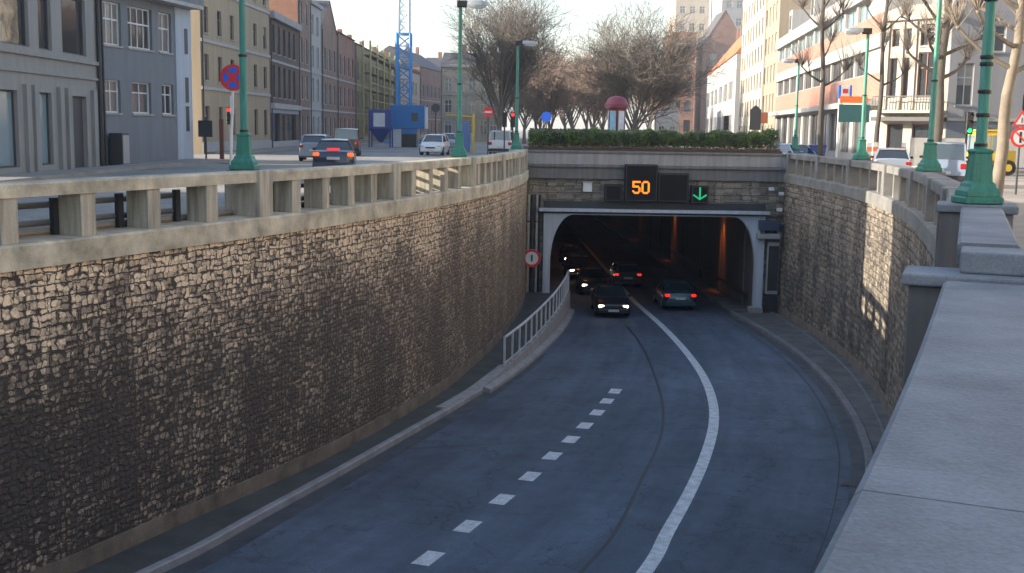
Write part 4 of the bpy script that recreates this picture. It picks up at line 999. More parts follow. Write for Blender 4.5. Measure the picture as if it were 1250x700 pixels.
# ---------------------------------------------------------------- buildings
M_pane = glass_mat('window_glass', (.035, .04, .045), .05, .9)
M_pane_b = glass_mat('window_glass_blue', (.17, .25, .29), .12, .8)
M_pane_c = glass_mat('window_glass_curtained', (.16, .155, .15), .2, .8); M_pane_m = glass_mat('window_glass_grey', (.075, .085, .095), .1, .9)
WR_ = random.Random(77)
M_wframe = mat('window_frame_white', (.55, .56, .57), .5, .08)
M_dframe = mat('window_frame_dark', (.05, .05, .055), .5, .1)
M_roofd = mat('slate_roof', (.06, .06, .068), .7, .25, 2)
M_roofo = mat('orange_tiles', (.42, .13, .05), .8, .25, 3)
M_curtain = mat('curtain', (.30, .28, .25), .9, .15, 5)
def building(name, label, A, B, H, depth, m, wins, frame=None, pane=None, roof=None, roofm=None, roofh=2.5, cornice=None, group=None, root=None, side_m=None, cat='building', z0=-.1, zoff=0):
    """A -> B runs left to right as seen from the street"""
    A = Vector(A); B = Vector(B); d = B-A; Wd = d.length; ang = math.atan2(d.y, d.x)
    if root is None:
        t = thing(name, label, cat, (A.x, A.y, 0), ang, group); xf = lambda v: v
    else:
        t = root; M = Matrix.Translation((A.x, A.y, 0)) @ Matrix.Rotation(ang, 4, 'Z'); M = (Matrix.Translation(root.location) @ Matrix.Rotation(root.rotation_euler.z, 4, 'Z')).inverted() @ M
        xf = lambda v: tuple(M @ Vector(v))
    def put(mb, nm, mt, par=None, **k):
        mb.v = [xf(v) for v in mb.v]; return mb.build(nm, mt, par or t, **k)
    us = sorted(set([0, Wd]+[round(x, 3) for q in wins for x in q[:2]])); zs = sorted(set([z0, H]+[round(x, 3) for q in wins for x in q[2:4]]))
    mb = MB()
    for i in range(len(us)-1):
        for j in range(len(zs)-1):
            uc, zc = (us[i]+us[i+1])/2, (zs[j]+zs[j+1])/2
            if any(q[0] < uc < q[1] and q[2] < zc < q[3] for q in wins): continue
            mb.quad((us[i], 0, zs[j]), (us[i+1], 0, zs[j]), (us[i+1], 0, zs[j+1]), (us[i], 0, zs[j+1]))
    rv = .22
    for q in wins:
        a, b_, c, e = q[:4]
        mb.quad((a, 0, c), (a, rv, c), (a, rv, e), (a, 0, e)); mb.quad((b_, 0, c), (b_, 0, e), (b_, rv, e), (b_, rv, c))
        mb.quad((a, 0, c), (b_, 0, c), (b_, rv, c), (a, rv, c)); mb.quad((a, 0, e), (a, rv, e), (b_, rv, e), (b_, 0, e))
    mb.quad((0, depth, z0), (Wd, depth, z0), (Wd, depth, H), (0, depth, H)); mb.quad((0, 0, H), (Wd, 0, H), (Wd, depth, H), (0, depth, H))
    if not side_m: mb.quad((0, 0, z0), (0, depth, z0), (0, depth, H), (0, 0, H)); mb.quad((Wd, 0, z0), (Wd, depth, z0), (Wd, depth, H), (Wd, 0, H))
    else:
        for x in (0, Wd): put(MB().quad((x, 0, z0), (x, depth, z0), (x, depth, H), (x, 0, H)), 'side_wall', side_m, fix=False)
    put(mb, 'wall', m, fix=False)
    for q in wins:
        a, b_, c, e = q[:4]; st = q[4] if len(q) > 4 else 'cross'; y = rv-.02
        if st == 'door':
            put(MB().box(a+.01, b_-.01, y, y+.05, c, e-.01), 'door', frame or M_dframe); continue
        f = MB(); w_ = .07 if (b_-a) > 1.0 else .05
        f.box(a, a+w_, y-.06, y, c, e); f.box(b_-w_, b_, y-.06, y, c, e); f.box(a+w_, b_-w_, y-.06, y, c, c+w_); f.box(a+w_, b_-w_, y-.06, y, e-w_, e)
        if st == 'cross': f.box((a+b_)/2-.03, (a+b_)/2+.03, y-.05, y, c+w_, e-w_); f.box(a+w_, (a+b_)/2-.03, y-.045, y, c+(e-c)*.66-.03, c+(e-c)*.66+.03); f.box((a+b_)/2+.03, b_-w_, y-.045, y, c+(e-c)*.66-.03, c+(e-c)*.66+.03)
        if st == 'grid':
            n = max(2, int((b_-a)/.5)); hz = c+(e-c)*.6
            for k in range(1, n): f.box(a+(b_-a)*k/n-.025, a+(b_-a)*k/n+.025, y-.045, y, c+w_, e-w_)
            f.box(a+w_, b_-w_, y-.06, y-.046, hz-.04, hz+.04)
        if st == 'bay':
            n = max(2, int((b_-a)/2.3))
            for k in range(1, n): f.box(a+(b_-a)*k/n-.04, a+(b_-a)*k/n+.04, y-.045, y, c+w_, e-w_)
        fo = put(f, 'window', frame or M_wframe)
        vr = WR_.random(); base_p = (q[5] if len(q) > 5 else None) or pane or M_pane
        put(MB().box(a+.01, b_-.01, y+.004, y+.03, c+.01, e-.01), 'pane', base_p if vr < .5 or st in ('plain', 'bay') else (M_pane_c if vr < .78 else M_pane_m), fo)
        if st == 'cross' and vr > .9: put(MB().box(a+.01, b_-.01, y-.03, y-.003, c+(e-c)*WR_.uniform(.4, .7), e-.08), 'blind', M_curtain, fo)
        if st != 'bay' and st != 'plain': put(MB().box(a-.06, b_+.06, -.08, .04, c-.10, c-.004), 'sill', M_conc_lt, fo)
    if root is None and H > 10 and H < 17 and name == 'house' and any(abs(q[2]-4.4) < .25 or abs(q[2]-4.6) < .05 for q in wins):
        for z in (3.62, 7.25):
            if not any(q[2] < z+.2 and q[3] > z-.05 for q in wins): put(MB().box(.02, Wd-.02, -.09, -.003, z, z+.2), 'string_course', P_band)
        put(MB().box(.02, Wd-.02, -.06, -.003, 0, .75), 'base_course', P_band)
    if root is None and H > 10 and H < 17:
        for k in range(max(1, int(Wd/9))):
            u = (k+.3)*Wd/max(1, int(Wd/9)); put(MB().box(u, u+.9, depth*.42, depth*.42+.6, H+.07, H+(roofh if roof else .3)+1.2), 'chimney', P_rbrick)
    if root is None and name in ('house', 'apartment_building') and H < 17: put(MB().tube([(.12, -.10, .1), (.12, -.10, H-.1)], .055, 6), 'downpipe', M_dkmet)
    if cornice: put(MB().box(-.02, Wd+.02, -cornice[1], -.003, H-cornice[0], H+.06), 'cornice', cornice[2] if len(cornice) > 2 else M_conc_lt)
    if roof == 'pitch':
        r = MB(); o_ = .25
        r.add([(-.0, -o_, H+.06), (Wd, -o_, H+.06), (Wd, depth/2, H+roofh), (0, depth/2, H+roofh), (0, depth, H+.06), (Wd, depth, H+.06)], [(0, 1, 2, 3), (3, 2, 5, 4), (0, 3, 4), (1, 5, 2), (0, 4, 5, 1)])
        put(r, 'roof', roofm or M_roofd)
    if roof == 'gable':
        r = MB(); o_ = .0
        r.add([(0, .0, H+.01), (Wd, .0, H+.01), (Wd/2, .0, H+roofh), (0, depth, H+.01), (Wd, depth, H+.01), (Wd/2, depth, H+roofh)], [(0, 1, 2), (3, 5, 4), (0, 3, 4, 1)])
        put(r, 'gable_wall', m, fix=False)
        put(MB().add([(-.1, -.1, H), (Wd/2, -.1, H+roofh+.1), (Wd/2, depth, H+roofh+.1), (-.1, depth, H), (Wd+.1, -.1, H), (Wd+.1, depth, H)], [(0, 1, 2, 3), (1, 4, 5, 2)]), 'roof', roofm or M_roofd, fix=False)
    t['_w'] = Wd
    del t['_w']
    return t, put
def rows(us, zs, w_, st='cross', pane=None):
    return [(u, u+w_, a, b_, st, pane) for (a, b_) in zs for u in us]
P_gb = mat('facade_grey_brown', (.235, .24, .235), .85, .12, .7, streak=.15, bump=.2)
P_gblue = mat('facade_grey_blue', (.15, .168, .192), .85, .14, .6, streak=.1, bump=.2)
P_lblue = mat('facade_pale_blue', (.34, .39, .46), .8, .12, .6, streak=.15)
P_yel = mat('facade_ochre', (.33, .265, .18), .85, .14, .5, streak=.18)
P_band = mat('facade_band', (.34, .34, .34), .8, .15)
P_dbrick = brick_wall_mat('dark_brick', (.09, .06, .05), (.13, .085, .07), (.16, .15, .14))
P_obrick = brick_wall_mat('orange_brick', (.30, .12, .07), (.36, .155, .09), (.35, .28, .22))
P_rbrick = brick_wall_mat('red_brick', (.20, .09, .065), (.26, .125, .09), (.33, .28, .24))
P_bbrick = brick_wall_mat('brown_brick', (.19, .12, .09), (.25, .16, .12), (.24, .2, .17))
P_white = mat('facade_white', (.34, .34, .335), .8, .12, .6, streak=.12)
P_cream = mat('facade_cream', (.38, .345, .29), .85, .1, .5, streak=.12)
P_olive = mat('facade_olive', (.25, .22, .14), .9, .25, .5, streak=.2)
P_beige = mat('facade_beige', (.40, .34, .26), .9, .18, .5, streak=.2)
P_pink = brick_wall_mat('pale_pink_brick', (.27, .095, .062), (.32, .12, .08), (.5, .4, .34), soot=.12)
P_lgrey = mat('facade_light_grey', (.27, .265, .275), .85, .1, .5, streak=.1)
P_orng = mat('facade_orange', (.30, .245, .18), .85, .1, .5, streak=.12)
P_stone = mat('facade_pale_stone', (.38, .355, .31), .85, .12, .8, streak=.15)

# left row ------------------------------------------------------------
def dz1(px): return 18.9*1400/(625-px)
t, put = building('house', 'grey-brown building with tall blue-glass ground floor windows, partly cut by the photo edge', (-18.9, 38), (-18.9, 52.7), 11.5, 11, P_gb,
    [(1.4, 3.9, 4.95, 7.35, 'plain'), (4.9, 7.4, 4.95, 7.35, 'plain'), (8.3, 9.6, 4.95, 7.35, 'plain'), (10.7, 13.4, 4.95, 7.35, 'plain'),
     (.7, 2.8, .35, 3.25, 'plain', M_pane_b), (3.6, 6.1, .35, 3.25, 'plain', M_pane_b), (8.0, 9.35, .35, 3.25, 'plain', M_pane_b), (11.5, 13.2, .1, 3.2, 'door')], frame=M_dframe)
put(MB().box(0, 14.65, -.14, -.003, 4.62, 4.78), 'sill_course', P_gb); put(MB().box(0, 14.65, -.10, -.003, 3.95, 4.06), 'string_course', P_gb)
for u in (6.6, 7.35, 9.9, 10.75, 13.7): put(MB().box(u, u+.42, -.16, -.003, 0, 3.5), 'pilaster', P_gb)
put(MB().tube([(14.58, -.12, 0), (14.58, -.12, 11.4)], .09, 8), 'drainpipe', M_black)
def b2u(px):
    z = 29.16/(.194+(625-px)/1400.); return (z-52.9)/math.cos(R_(11))
t, put = building('house', 'slate-grey rendered building with white grid windows and a balcony at its corner', (-18.88, 52.92), (-17.18, 61.7), 12.5, 10, P_gblue,
    [(b2u(130), b2u(152), 5.65, 7.6, 'grid'), (b2u(160), b2u(189), 5.65, 7.6, 'grid'), (b2u(197), b2u(212), 5.65, 7.6, 'grid'),
     (b2u(130), b2u(149), 2.55, 4.05, 'cross'), (b2u(163), b2u(186), 2.55, 4.05, 'cross'), (b2u(199), b2u(213), 2.55, 4.05, 'cross'), (b2u(130), b2u(152), 9.2, 11, 'grid'), (b2u(165), b2u(190), 9.2, 11, 'grid')])
u0 = b2u(216)
put(MB().box(u0, 8.93, -.05, -.003, .1, 8.0), 'pale_corner_panel', P_lblue)
for z in (1.7, 3.2, 5.7): put(MB().box(u0+.95, u0+1.3, -.07, -.052, z, z+1.3), 'slit_window', M_dframe)
put(MB().box(1.2, 8.93, -.8, -.003, 8.02, 8.2), 'balcony_slab', P_band); put(MB().box(1.2, 8.93, -.8, -.74, 8.2, 9.1), 'balcony_front', P_gblue)
t = thing('utility_cabinet', 'small dark grey cabinet at the foot of the slate-grey building', 'cabinet', (-18.35, 53.7, .12))
MB().cbox(-.3, .3, -.5, .5, 0, 1.5, .03).build('body', M_dkmet, t); MB().box(.302, .315, -.42, .42, .1, 1.4).build('door', M_galv, t)
t, put = building('apartment_building', 'ochre building with rows of narrow windows and grey string courses', (-20.6, 76.3), (-19.95, 94.6), 15, 12, P_yel,
    rows([.8, 3.9, 7.0, 10.1, 13.4, 16.4], [(1.3, 3.3), (5.0, 6.7), (8.1, 9.8), (11.5, 13.3)], 1.0), frame=M_dframe)
for z in (4.35, 7.45, 10.9): put(MB().box(0, 18.3, -.10, -.003, z, z+.22), 'string_course', P_band)
put(MB().box(0, 18.3, -.08, -.003, .0, .9), 'base_course', P_band)
wz = rows([1.0+2.45*k for k in range(5)], [(4.4, 7.0), (8.0, 10.3)], 1.1, 'cross')
t, put = building('house', 'dark brick house with five tall windows per floor and a pale shop front', (-19.95, 94.8), (-20.2, 108.3), 11.2, 12, P_dbrick, wz+[(1, 4, .3, 3.1, 'plain'), (5.2, 6.5, .1, 3.0, 'door'), (7.4, 12, .3, 3.1, 'bay')], frame=M_dframe, cornice=(.5, .4))
put(MB().box(0, 13.4, -.35, -.003, 3.45, 3.9), 'shop_cornice', P_band); put(MB().box(.1, 13.3, -.06, -.003, 3.1, 3.44), 'fascia', P_lblue)
building('house', 'tall narrow brown house with an orange brick side wall above the dark brick house', (-20.2, 108.4), (-20.2, 114.3), 15.8, 12, P_bbrick, rows([1.0, 3.6], [(1, 3), (4.6, 6.8), (8, 10.3), (11.6, 13.6)], 1.3), side_m=P_obrick, cornice=(.4, .4))
building('house', 'narrow white painted house, tallest pale strip of the left row', (-20.2, 114.5), (-20.2, 121.2), 14.2, 12, P_white, rows([1.0, 3.9], [(.5, 3), (4.6, 6.8), (8, 10), (11.2, 13)], 1.4), cornice=(.3, .3))
building('house', 'brown brick house with pale bands and a pointed gable', (-20.2, 121.4), (-20.2, 131.8), 12.2, 12, P_bbrick, rows([1.2, 4.4, 7.6], [(1, 3), (4.4, 6.6), (8, 10.3)], 1.5), roof='gable', roofh=3.2)
building('house', 'reddish brown brick house standing left of the scaffolding', (-20.2, 132), (-20.2, 146.5), 12.6, 12, P_rbrick, rows([1.2, 4.6, 8, 11.4], [(1, 3), (4.4, 6.6), (8, 10.3)], 1.6), roof='pitch', roofh=3, roofm=M_roofo)
building('house', 'olive-grey house behind the yellow scaffolding', (-20.2, 146.8), (-20.2, 186), 12.4, 12, P_olive, rows([1.5+4*k for k in range(9)], [(1, 3), (4.4, 6.6), (8, 10.3)], 1.7), roof='pitch', roofh=2.4)
building('house', 'beige house right behind the crane mast', (-20, 186.3), (-18.2, 222), 12.0, 12, P_beige, rows([1.5+4*k for k in range(8)], [(1, 3), (4.4, 6.6), (8, 10.3)], 1.7), roof='pitch', roofh=2.6)
building('house', 'brown house with a steep dark roof closing the left row', (-18.2, 222.3), (-14.5, 250), 13.5, 12, P_bbrick, rows([1.5+4*k for k in range(6)], [(1, 3), (4.4, 6.6), (8, 10.3)], 1.7), roof='pitch', roofh=4)
building('house', 'dim grey house between the crane and the yellowish block across the street', (-20.5, 262), (-11.2, 262), 15, 12, P_gb, rows([.8, 3.6, 6.4], [(1, 3), (4.4, 6.4), (7.8, 9.8), (11, 13)], 1.5), roof='pitch', roofh=3)
t, put = building('apartment_building', 'yellowish stone block facing us behind the no-entry sign', (-11.0, 172), (-2.3, 172), 11.3, 14, P_beige, rows([.6, 2.3, 4.1, 5.9, 7.3], [(1.2, 3.2), (4.3, 6.2), (7.5, 9.4)], 1.05), roof='pitch', roofh=2.2, cornice=(.35, .4))
for z in (3.65, 6.9): put(MB().box(-.0, 8.7, -.15, -.003, z, z+.2), 'string_course', P_cream)
put(MB().box(2.6, 3.9, 1.2, 2.6, 11.8, 13.4), 'dormer', P_gblue)
# houses before the photo's left edge (they keep the cutting in shade)
building('house', 'pale grey terraced house standing before the left edge of the view', (-18.9, 6), (-18.9, 31.0), 13.5, 11, P_lgrey, rows([1.5+3.4*k for k in range(7)], [(.9, 3), (4.6, 6.8), (8.2, 10.3)], 1.6), cornice=(.4, .3))
building('house', 'brick terraced house standing beside and behind the viewpoint', (-19.6, -30), (-18.9, 5.8), 14.0, 11, P_bbrick, rows([1.5+3.9*k for k in range(9)], [(.9, 3), (4.6, 6.8), (8.2, 10.3)], 1.6), cornice=(.4, .3))

# right row -----------------------------------------------------------
def xr(y): return 15.7+.105*y
A_, B_ = (xr(131), 131), (xr(75.2), 75.2)
Wc = math.hypot(A_[0]-B_[0], A_[1]-B_[1])
wins = []
k = 0; u = 1.0
while u+4.6 < Wc:
    wins += [(u, u+4.5, 9.95, 11.15, 'bay', M_pane_b), (u, u+4.5, 6.15, 7.65, 'bay'), (u+.3, u+4.2, .7, 3.75, 'bay')]; u += 5.1
t, put = building('commercial_building', 'long white building with pink brick bands and strips of windows', A_, B_, 12.2, 14, P_white, wins, frame=mat('frame_grey', (.20, .20, .20), .5, .1), roof='pitch', roofh=3.6, cornice=(.95, .35, P_white))
put(MB().box(.02, Wc-.02, -.07, -.003, 8.62, 9.9), 'brick_band', P_pink); put(MB().box(.02, Wc-.02, -.07, -.003, 4.45, 6.1), 'brick_band', P_pink)
put(MB().box(0, Wc, -.22, -.003, 7.7, 8.58), 'white_band', P_white); put(MB().box(0, Wc, -.9, -.003, 3.95, 4.35), 'awning_slab', P_white)
for u in (9, 24, 40):
    put(MB().box(u, u+2.2, -.1, 3, 12.3, 14.6), 'dormer', P_white); put(MB().box(u+.5, u+1.7, -.14, -.103, 12.7, 14.1), 'dormer_window', M_dframe)
# pale corner building
cb, put = building('corner_building', 'pale stone corner building with balcony and pilasters, its long side in greyish shade', (26.5, 71.2), (47, 71.2), 11.5, 16, P_lgrey,
    [(.5, 1.5, 3.95, 6.5, 'cross'), (2.0, 3.3, 7.2, 8.8, 'cross'), (5.0, 6.1, 7.2, 8.8, 'cross'), (4.6, 5.5, 3.6, 4.7, 'plain'), (8.5, 10, 3.6, 5.4), (12, 13.5, 3.6, 5.4), (8.5, 10, 7.2, 8.9), (12, 13.5, 7.2, 8.9), (.6, 1.7, .8, 2.5, 'plain'), (9, 11, .2, 2.6, 'plain')])
put(MB().box(0, 20.4, -.14, -.003, 3.0, 3.18), 'string_course', P_stone)
put(MB().box(0, 20.4, -.06, -.003, 0, 2.98), 'ground_floor_render', P_gblue)
_, put = building('', '', (23.45, 74.4), (26.48, 71.22), 9.2, 3, P_stone, [(.45, .95, 4.4, 6.9, 'plain'), (1.35, 1.75, 4.4, 6.9, 'plain'), (2.35, 3.4, 4.4, 7.2, 'cross'), (.5, 1.0, 7.6, 8.7, 'plain'), (1.4, 1.8, 7.6, 8.7, 'plain'), (2.4, 3.3, 7.6, 8.9, 'cross'), (.5, 1.6, .2, 2.8, 'plain'), (2.2, 3.5, .2, 2.8, 'plain')], root=cb, frame=mat('brown_frame', (.22, .09, .06), .6, .1))
for u in (.1, 1.08, 1.95, 3.6): put(MB().box(u, u+.26, -.12, -.003, 3.7, 9.1), 'pilaster', P_stone)
arc = [(-.15, 9.2)]+[(2.2-2.35*math.cos(PI*k/10), 9.35+.75*math.sin(PI*k/10)) for k in range(11)]+[(4.55, 9.2)]
put(MB().prism(arc, -.30, 0), 'curved_pediment', P_stone)
put(MB().box(-.1, 4.4, -.95, -.003, 3.45, 3.62), 'balcony_floor', P_stone)
bal = MB(); bal.box(-.1, 4.4, -.95, -.90, 4.45, 4.52)
for k in range(23): bal.box(-.1+k*.2, -.07+k*.2, -.94, -.91, 3.62, 4.45)
put(bal, 'balcony_railing', M_black)
put(MB().box(0, 4.4, -1.2, -.003, 2.95, 3.2), 'shop_awning', M_dkmet)
P_bounce = mat('facade_bounce_cream', (.62, .51, .38), .85, .1, .5)  # for unseen houses added to bounce warm sunlight onto the left wall
building('house', 'unseen warm cream terraced house added beyond the right edge, its front bouncing low sun', (28.0, 60), (25.5, 22), 15, 12, P_bounce, rows([1.5+4.1*k for k in range(9)], [(.9, 3), (4.6, 6.8), (8.2, 10.3)], 1.5))
building('house', 'second unseen warm cream house added farther back beyond the right edge to bounce sun', (25.4, 21.6), (21.0, -22), 15, 12, P_bounce, rows([1.5+4.1*k for k in range(10)], [(.9, 3), (4.6, 6.8), (8.2, 10.3)], 1.5))
# farther right
building('house', 'ochre-orange tall house next to the long white building', (xr(146), 146), (xr(131.5), 131.5), 22, 12, P_orng, rows([1, 4.4, 7.8, 11], [(1, 3), (4.4, 6.6), (8, 10), (11.5, 13.5), (15, 17), (18.4, 20.2)], 1.7))
building('apartment_building', 'tall cream apartment house with many window rows, right of the green hedge end', (xr(178), 178), (xr(146.3), 146.3), 27, 12, P_cream, rows([1.5+3.8*k for k in range(8)], [(1, 3), (4.4, 6.4), (7.8, 9.8), (11.2, 13.2), (14.6, 16.6), (18, 20), (21.4, 23.4)], 1.8), frame=M_dframe)
building('house', 'low white house with sloping orange tile roof and green-glazed strips', (xr(262), 262), (xr(186), 186), 14.5, 14, P_white, [(2+12*k, 11+12*k, a, b_, 'bay') for k in range(6) for a, b_ in ((2, 5), (7.5, 10.5))], roof='pitch', roofm=M_roofo, roofh=9)
building('house', 'brown brick gabled house between the pale tower and the orange tile roof', (48, 300), (59, 300), 24, 14, P_rbrick, rows([2, 5, 8], [(14, 17), (19, 22)], 1.6), roof='gable', roofh=9)
building('brick_tower', 'red brick block lit orange, beside the bare trees', (39.5, 296), (45.6, 296), 27, 14, P_obrick, rows([.8, 3.6], [(2, 5), (7, 10), (12, 15), (17, 20), (22, 25)], 1.8), cat='building', frame=M_dframe)
building('house', 'small sunlit white house low between the trees and the red brick block', (26, 215), (30.5, 215), 6.2, 10, P_white, rows([.8, 2.8], [(1, 3)], 1.0), roof='gable', roofh=3)
building('tower_block', 'very tall pale concrete tower rising behind the red brick block', (57, 420), (69, 420), 72, 22, P_cream, rows([1.5, 5, 8.5], [(8+6*k, 10.5+6*k) for k in range(9)], 2), cat='tower block')
building('tower_block', 'second pale tower, greyer, to the right of the tallest one', (70, 400), (82, 400), 60, 22, P_lgrey, rows([1.5, 5, 8.5], [(8+6*k, 10.5+6*k) for k in range(8)], 2), cat='tower block')

# ---------------------------------------------------------------- crane, scaffolding, site cabins
M_crb = mat('crane_blue', (.04, .27, .62), .45, .08); M_crw = mat('crane_pale', (.60, .66, .72), .5, .06)
c0 = at(493, 160, 140)
t = thing('tower_crane', 'lattice tower crane mast, blue below and white above', 'crane', (c0.x, 140, 0))
def lattice(name, z0, z1, hw, step, m):
    mb = MB(); z = z0
    for sx, sy in ((-1,-1),(1,-1),(1,1),(-1,1)): mb.tube([(sx*hw, sy*hw, z0), (sx*hw, sy*hw, z1)], .15, 5)
    i = 0
    while z < z1-.01:
        zn = min(z+step, z1)
        for (a, b_) in (((-1,-1),(1,-1)),((1,-1),(1,1)),((1,1),(-1,1)),((-1,1),(-1,-1))):
            if i % 2: a, b_ = b_, a
            mb.tube([(a[0]*hw, a[1]*hw, z), (b_[0]*hw, b_[1]*hw, zn)], .10, 4); mb.tube([(a[0]*hw, a[1]*hw, zn), (b_[0]*hw, b_[1]*hw, zn)], .045, 4)
        z = zn; i += 1
    return mb.build(name, m, t)
lattice('lower_mast', 0, 13.2, .80, 1.3, M_crb); lattice('upper_mast', 13.2, 36, .62, 1.3, M_crw)
MB().box(-2.6, 2.6, -.3, .3, 0, .35).build('base_beam', M_crb, t)
jb = MB(); 
for k in range(40): jb.tube([(-12+k, 0, 36+.9*(k % 2)), (-11+k, 0, 36+.9*((k+1) % 2))], .05, 4)
jb.tube([(-12, 0, 36), (28, 0, 36)], .09, 5); jb.build('jib', M_crw, t)
M_scaf = mat('scaffold_yellow', (.38, .35, .15), .5, .15)
t = thing('scaffolding', 'yellowish scaffolding standing before the olive-grey house', 'scaffolding', (-19.2, 147, 0))
for yy in [0, 7.6, 15.2, 22.8, 30.4, 38]:
    for xx in (0, .9): MB().tube([(xx, yy, 0), (xx, yy, 12.8)], .14, 6).build('standard', M_scaf, t)
for z in (2.2, 4.4, 6.6, 8.8, 11): 
    MB().box(-.1, 1.0, 0, 38, z, z+.08).build('deck', mat('scaffold_boards', (.20, .17, .12), .9, .2), t)
    MB().tube([(.92, 0, z+1.0), (.92, 38, z+1.0)], .06, 5).build('guard_pole', M_scaf, t)
M_site = mat('site_blue', (.015, .16, .42), .45, .1); M_site2 = mat('site_navy', (.02, .06, .26), .45, .1)
c1 = at(497, 158, 115)
t = thing('site_container', 'bright blue site cabin raised above a white and black lower unit', 'container', (c1.x, 115, 0))
MB().cbox(-1.7, 1.7, 0, 2.4, 1.95, 4.25, .04).build('upper_cabin', M_site, t); MB().box(.45, 1.05, -.03, -.003, 2.7, 3.5).build('window', M_pane, t)
MB().box(-1.6, -.6, .2, 2.3, 0, 1.9).build('white_door_unit', M_white, t); MB().box(-.58, .9, .2, 2.3, 0, 1.4).build('black_unit', M_black, t); MB().box(-1.65, 1.0, -.1, 2.3, 1.42, 1.94).build('canopy', M_site, t) if False else MB().box(-.58, .95, .1, 2.3, 1.42, 1.94).build('canopy', M_site, t)
MB().box(1.72, 1.9, .1, 2.3, 1.95, 4.1).build('side_ladder', M_white, t)
c2 = at(465, 158, 112)
t = thing('silo', 'navy blue hopper with a white panel beside the blue site cabin', 'silo', (c2.x, 112, 0))
MB().loft([[(x*r, y*r, z) for x, y in ((-1,-1),(1,-1),(1,1),(-1,1))] for r, z in ((.15, .6), (1.05, 1.9), (1.05, 3.7))]).build('hopper', M_site2, t)
MB().box(-.6, .5, -1.08, -1.055, 2.1, 3.4).build('panel', M_white, t)
for sx in (-1, 1):
    for sy in (-1, 1): MB().box(sx*1.0-.06, sx*1.0+.06, sy*1.0-.06, sy*1.0+.06, 0, 2.0).build('leg', M_site2, t)

# ---------------------------------------------------------------- signs and signals
def post(t, h, r=.035, m=M_galv, x=0, y=0): return MB().tube([(x, y, 0), (x, y, h)], r, 8).build('post', m, t, smooth=True)
# no stopping
p = at(285, 95, 27.2)
t = thing('no_stopping_sign', 'round blue sign with red ring and red cross on a slim white pole', 'sign', (p.x-.05, 27.2, 0)); hz = p.z
MB().tube([(-.10, .03, .1), (.02, .03, hz-.28), (.03, .03, hz+.1)], .034, 8).build('post', M_white, t, smooth=True)
o = cyl_y(MB(), .305, 0, .02).build('plate', M_red, t); o.location = (.04, -.02, hz)
for k in range(4):
    a0 = PI/4+k*PI/2; g = MB(); rr_ = .235; pts = []
    da = .17
    pts.append((.07*math.cos(a0+PI/4)*1.0, .07*math.sin(a0+PI/4)*1.0))
    for j in range(9):
        an = a0+da+(PI/2-2*da)*j/8; pts.append((rr_*math.cos(an), rr_*math.sin(an)))
    g.add([(x, -.008, z) for x, z in pts], [tuple(range(len(pts)))]); o = g.build('blue_sector', M_blue, t); o.location = (.04, -.02, hz)
MB().box(-.03, .05, -.05, 0, hz-.85, hz-.42).build('label_plate', M_white, t)
M_lred = mat('signal_red', (.6, .02, .02), .4, 0, emit=(1, .02, .01), es=1.2); M_lgreen = mat('signal_green', (.0, .5, .3), .4, 0, emit=(.0, .85, .22), es=.7)
def signal(label, px, py, y, lit, h=None, face=-1, name='traffic_light', s=1.0, x=None):
    p = at(px, py, y); t = thing(name, label, 'traffic light', (p.x, y, 0))
    post(t, p.z+.1, .055, M_dkmet)
    MB().cbox(-.17*s, .17*s, -.32, -.06, p.z-.55*s, p.z+.5*s, .03).build('housing', M_black, t)
    for k, nm in enumerate(('red', 'amber', 'green')):
        zc = p.z+(.32-.34*k)*s; m = M_lred if (lit == 'red' and k == 0) else (M_lgreen if (lit == 'green' and k == 2) else M_trim)
        o = cyl_y(MB(), .11*s, -.335, -.322, 16).build('lens', m, t); o.location = (0, 0, zc)
        hb = MB(); r = .125*s; n = 9
        hb.loft([[(r*math.cos(PI*j/n), yv, zc+r*math.sin(PI*j/n)) for j in range(n+1)] for yv in (-.47, -.322)], closed=False, caps=False); hb.build('visor', M_black, t, fix=False)
    return t
signal('traffic light showing red behind the white pole of the no-stopping sign', 281, 141, 70, 'red')
signal('unlit dark traffic light left of the farthest left lamp post', 616, 146, 82, None)
signal('traffic light showing red half behind the farthest left lamp post', 626, 146, 80, 'red')
signal('unlit traffic light standing in front of the cream apartment house', 886, 150, 84, None)
signal('traffic light showing green left of the big near green lamp post', 1181, 150, 55, 'green')
def round_sign(label, px, py, y, r, m1, kind):
    p = at(px, py, y); t = thing('road_sign', label, 'sign', (p.x, y, 0)); post(t, p.z-.02, .04, M_dkmet)
    o = cyl_y(MB(), r, -.07, -.045).build('plate', m1, t); o.location = (0, 0, p.z)
    if kind == 'noentry': MB().box(-r*.72, r*.72, -.078, -.072, p.z-r*.17, p.z+r*.17).build('white_bar', M_white, t)
    if kind == 'arrow': MB().add([(-.2, -.078, p.z-.04), (.05, -.078, p.z-.04), (.05, -.078, p.z-.13), (.22, -.078, p.z), (.05, -.078, p.z+.13), (.05, -.078, p.z+.04), (-.2, -.078, p.z+.04)], [tuple(range(7))]).build('white_arrow', M_white, t)
    if kind == 'ban':
        o = cyl_y(MB(), r*.74, -.078, -.072).build('white_field', M_white, t); o.location = (0, 0, p.z)
        g = MB().box(-.05, .03, -.084, -.079, -.2, .2); o = g.build('black_mark', M_black, t); o.location = (0, 0, p.z)
        g = MB().box(-r*.72, r*.72, -.09, -.085, -.025, .025); o = g.build('red_bar', M_red, t); o.location = (0, 0, p.z); o.rotation_euler = (0, R_(45), 0)
    return t
round_sign('red no-entry sign with white bar above the street on the left', 596, 137, 84, .36, M_red, 'noentry')
round_sign('plain round blue sign above the left end of the hedge', 667, 143, 74, .33, M_blue, 'plain')
t = round_sign('round dark sign seen from the back between crane and lamp post', 532, 132, 90, .33, M_dkmet, 'plain')
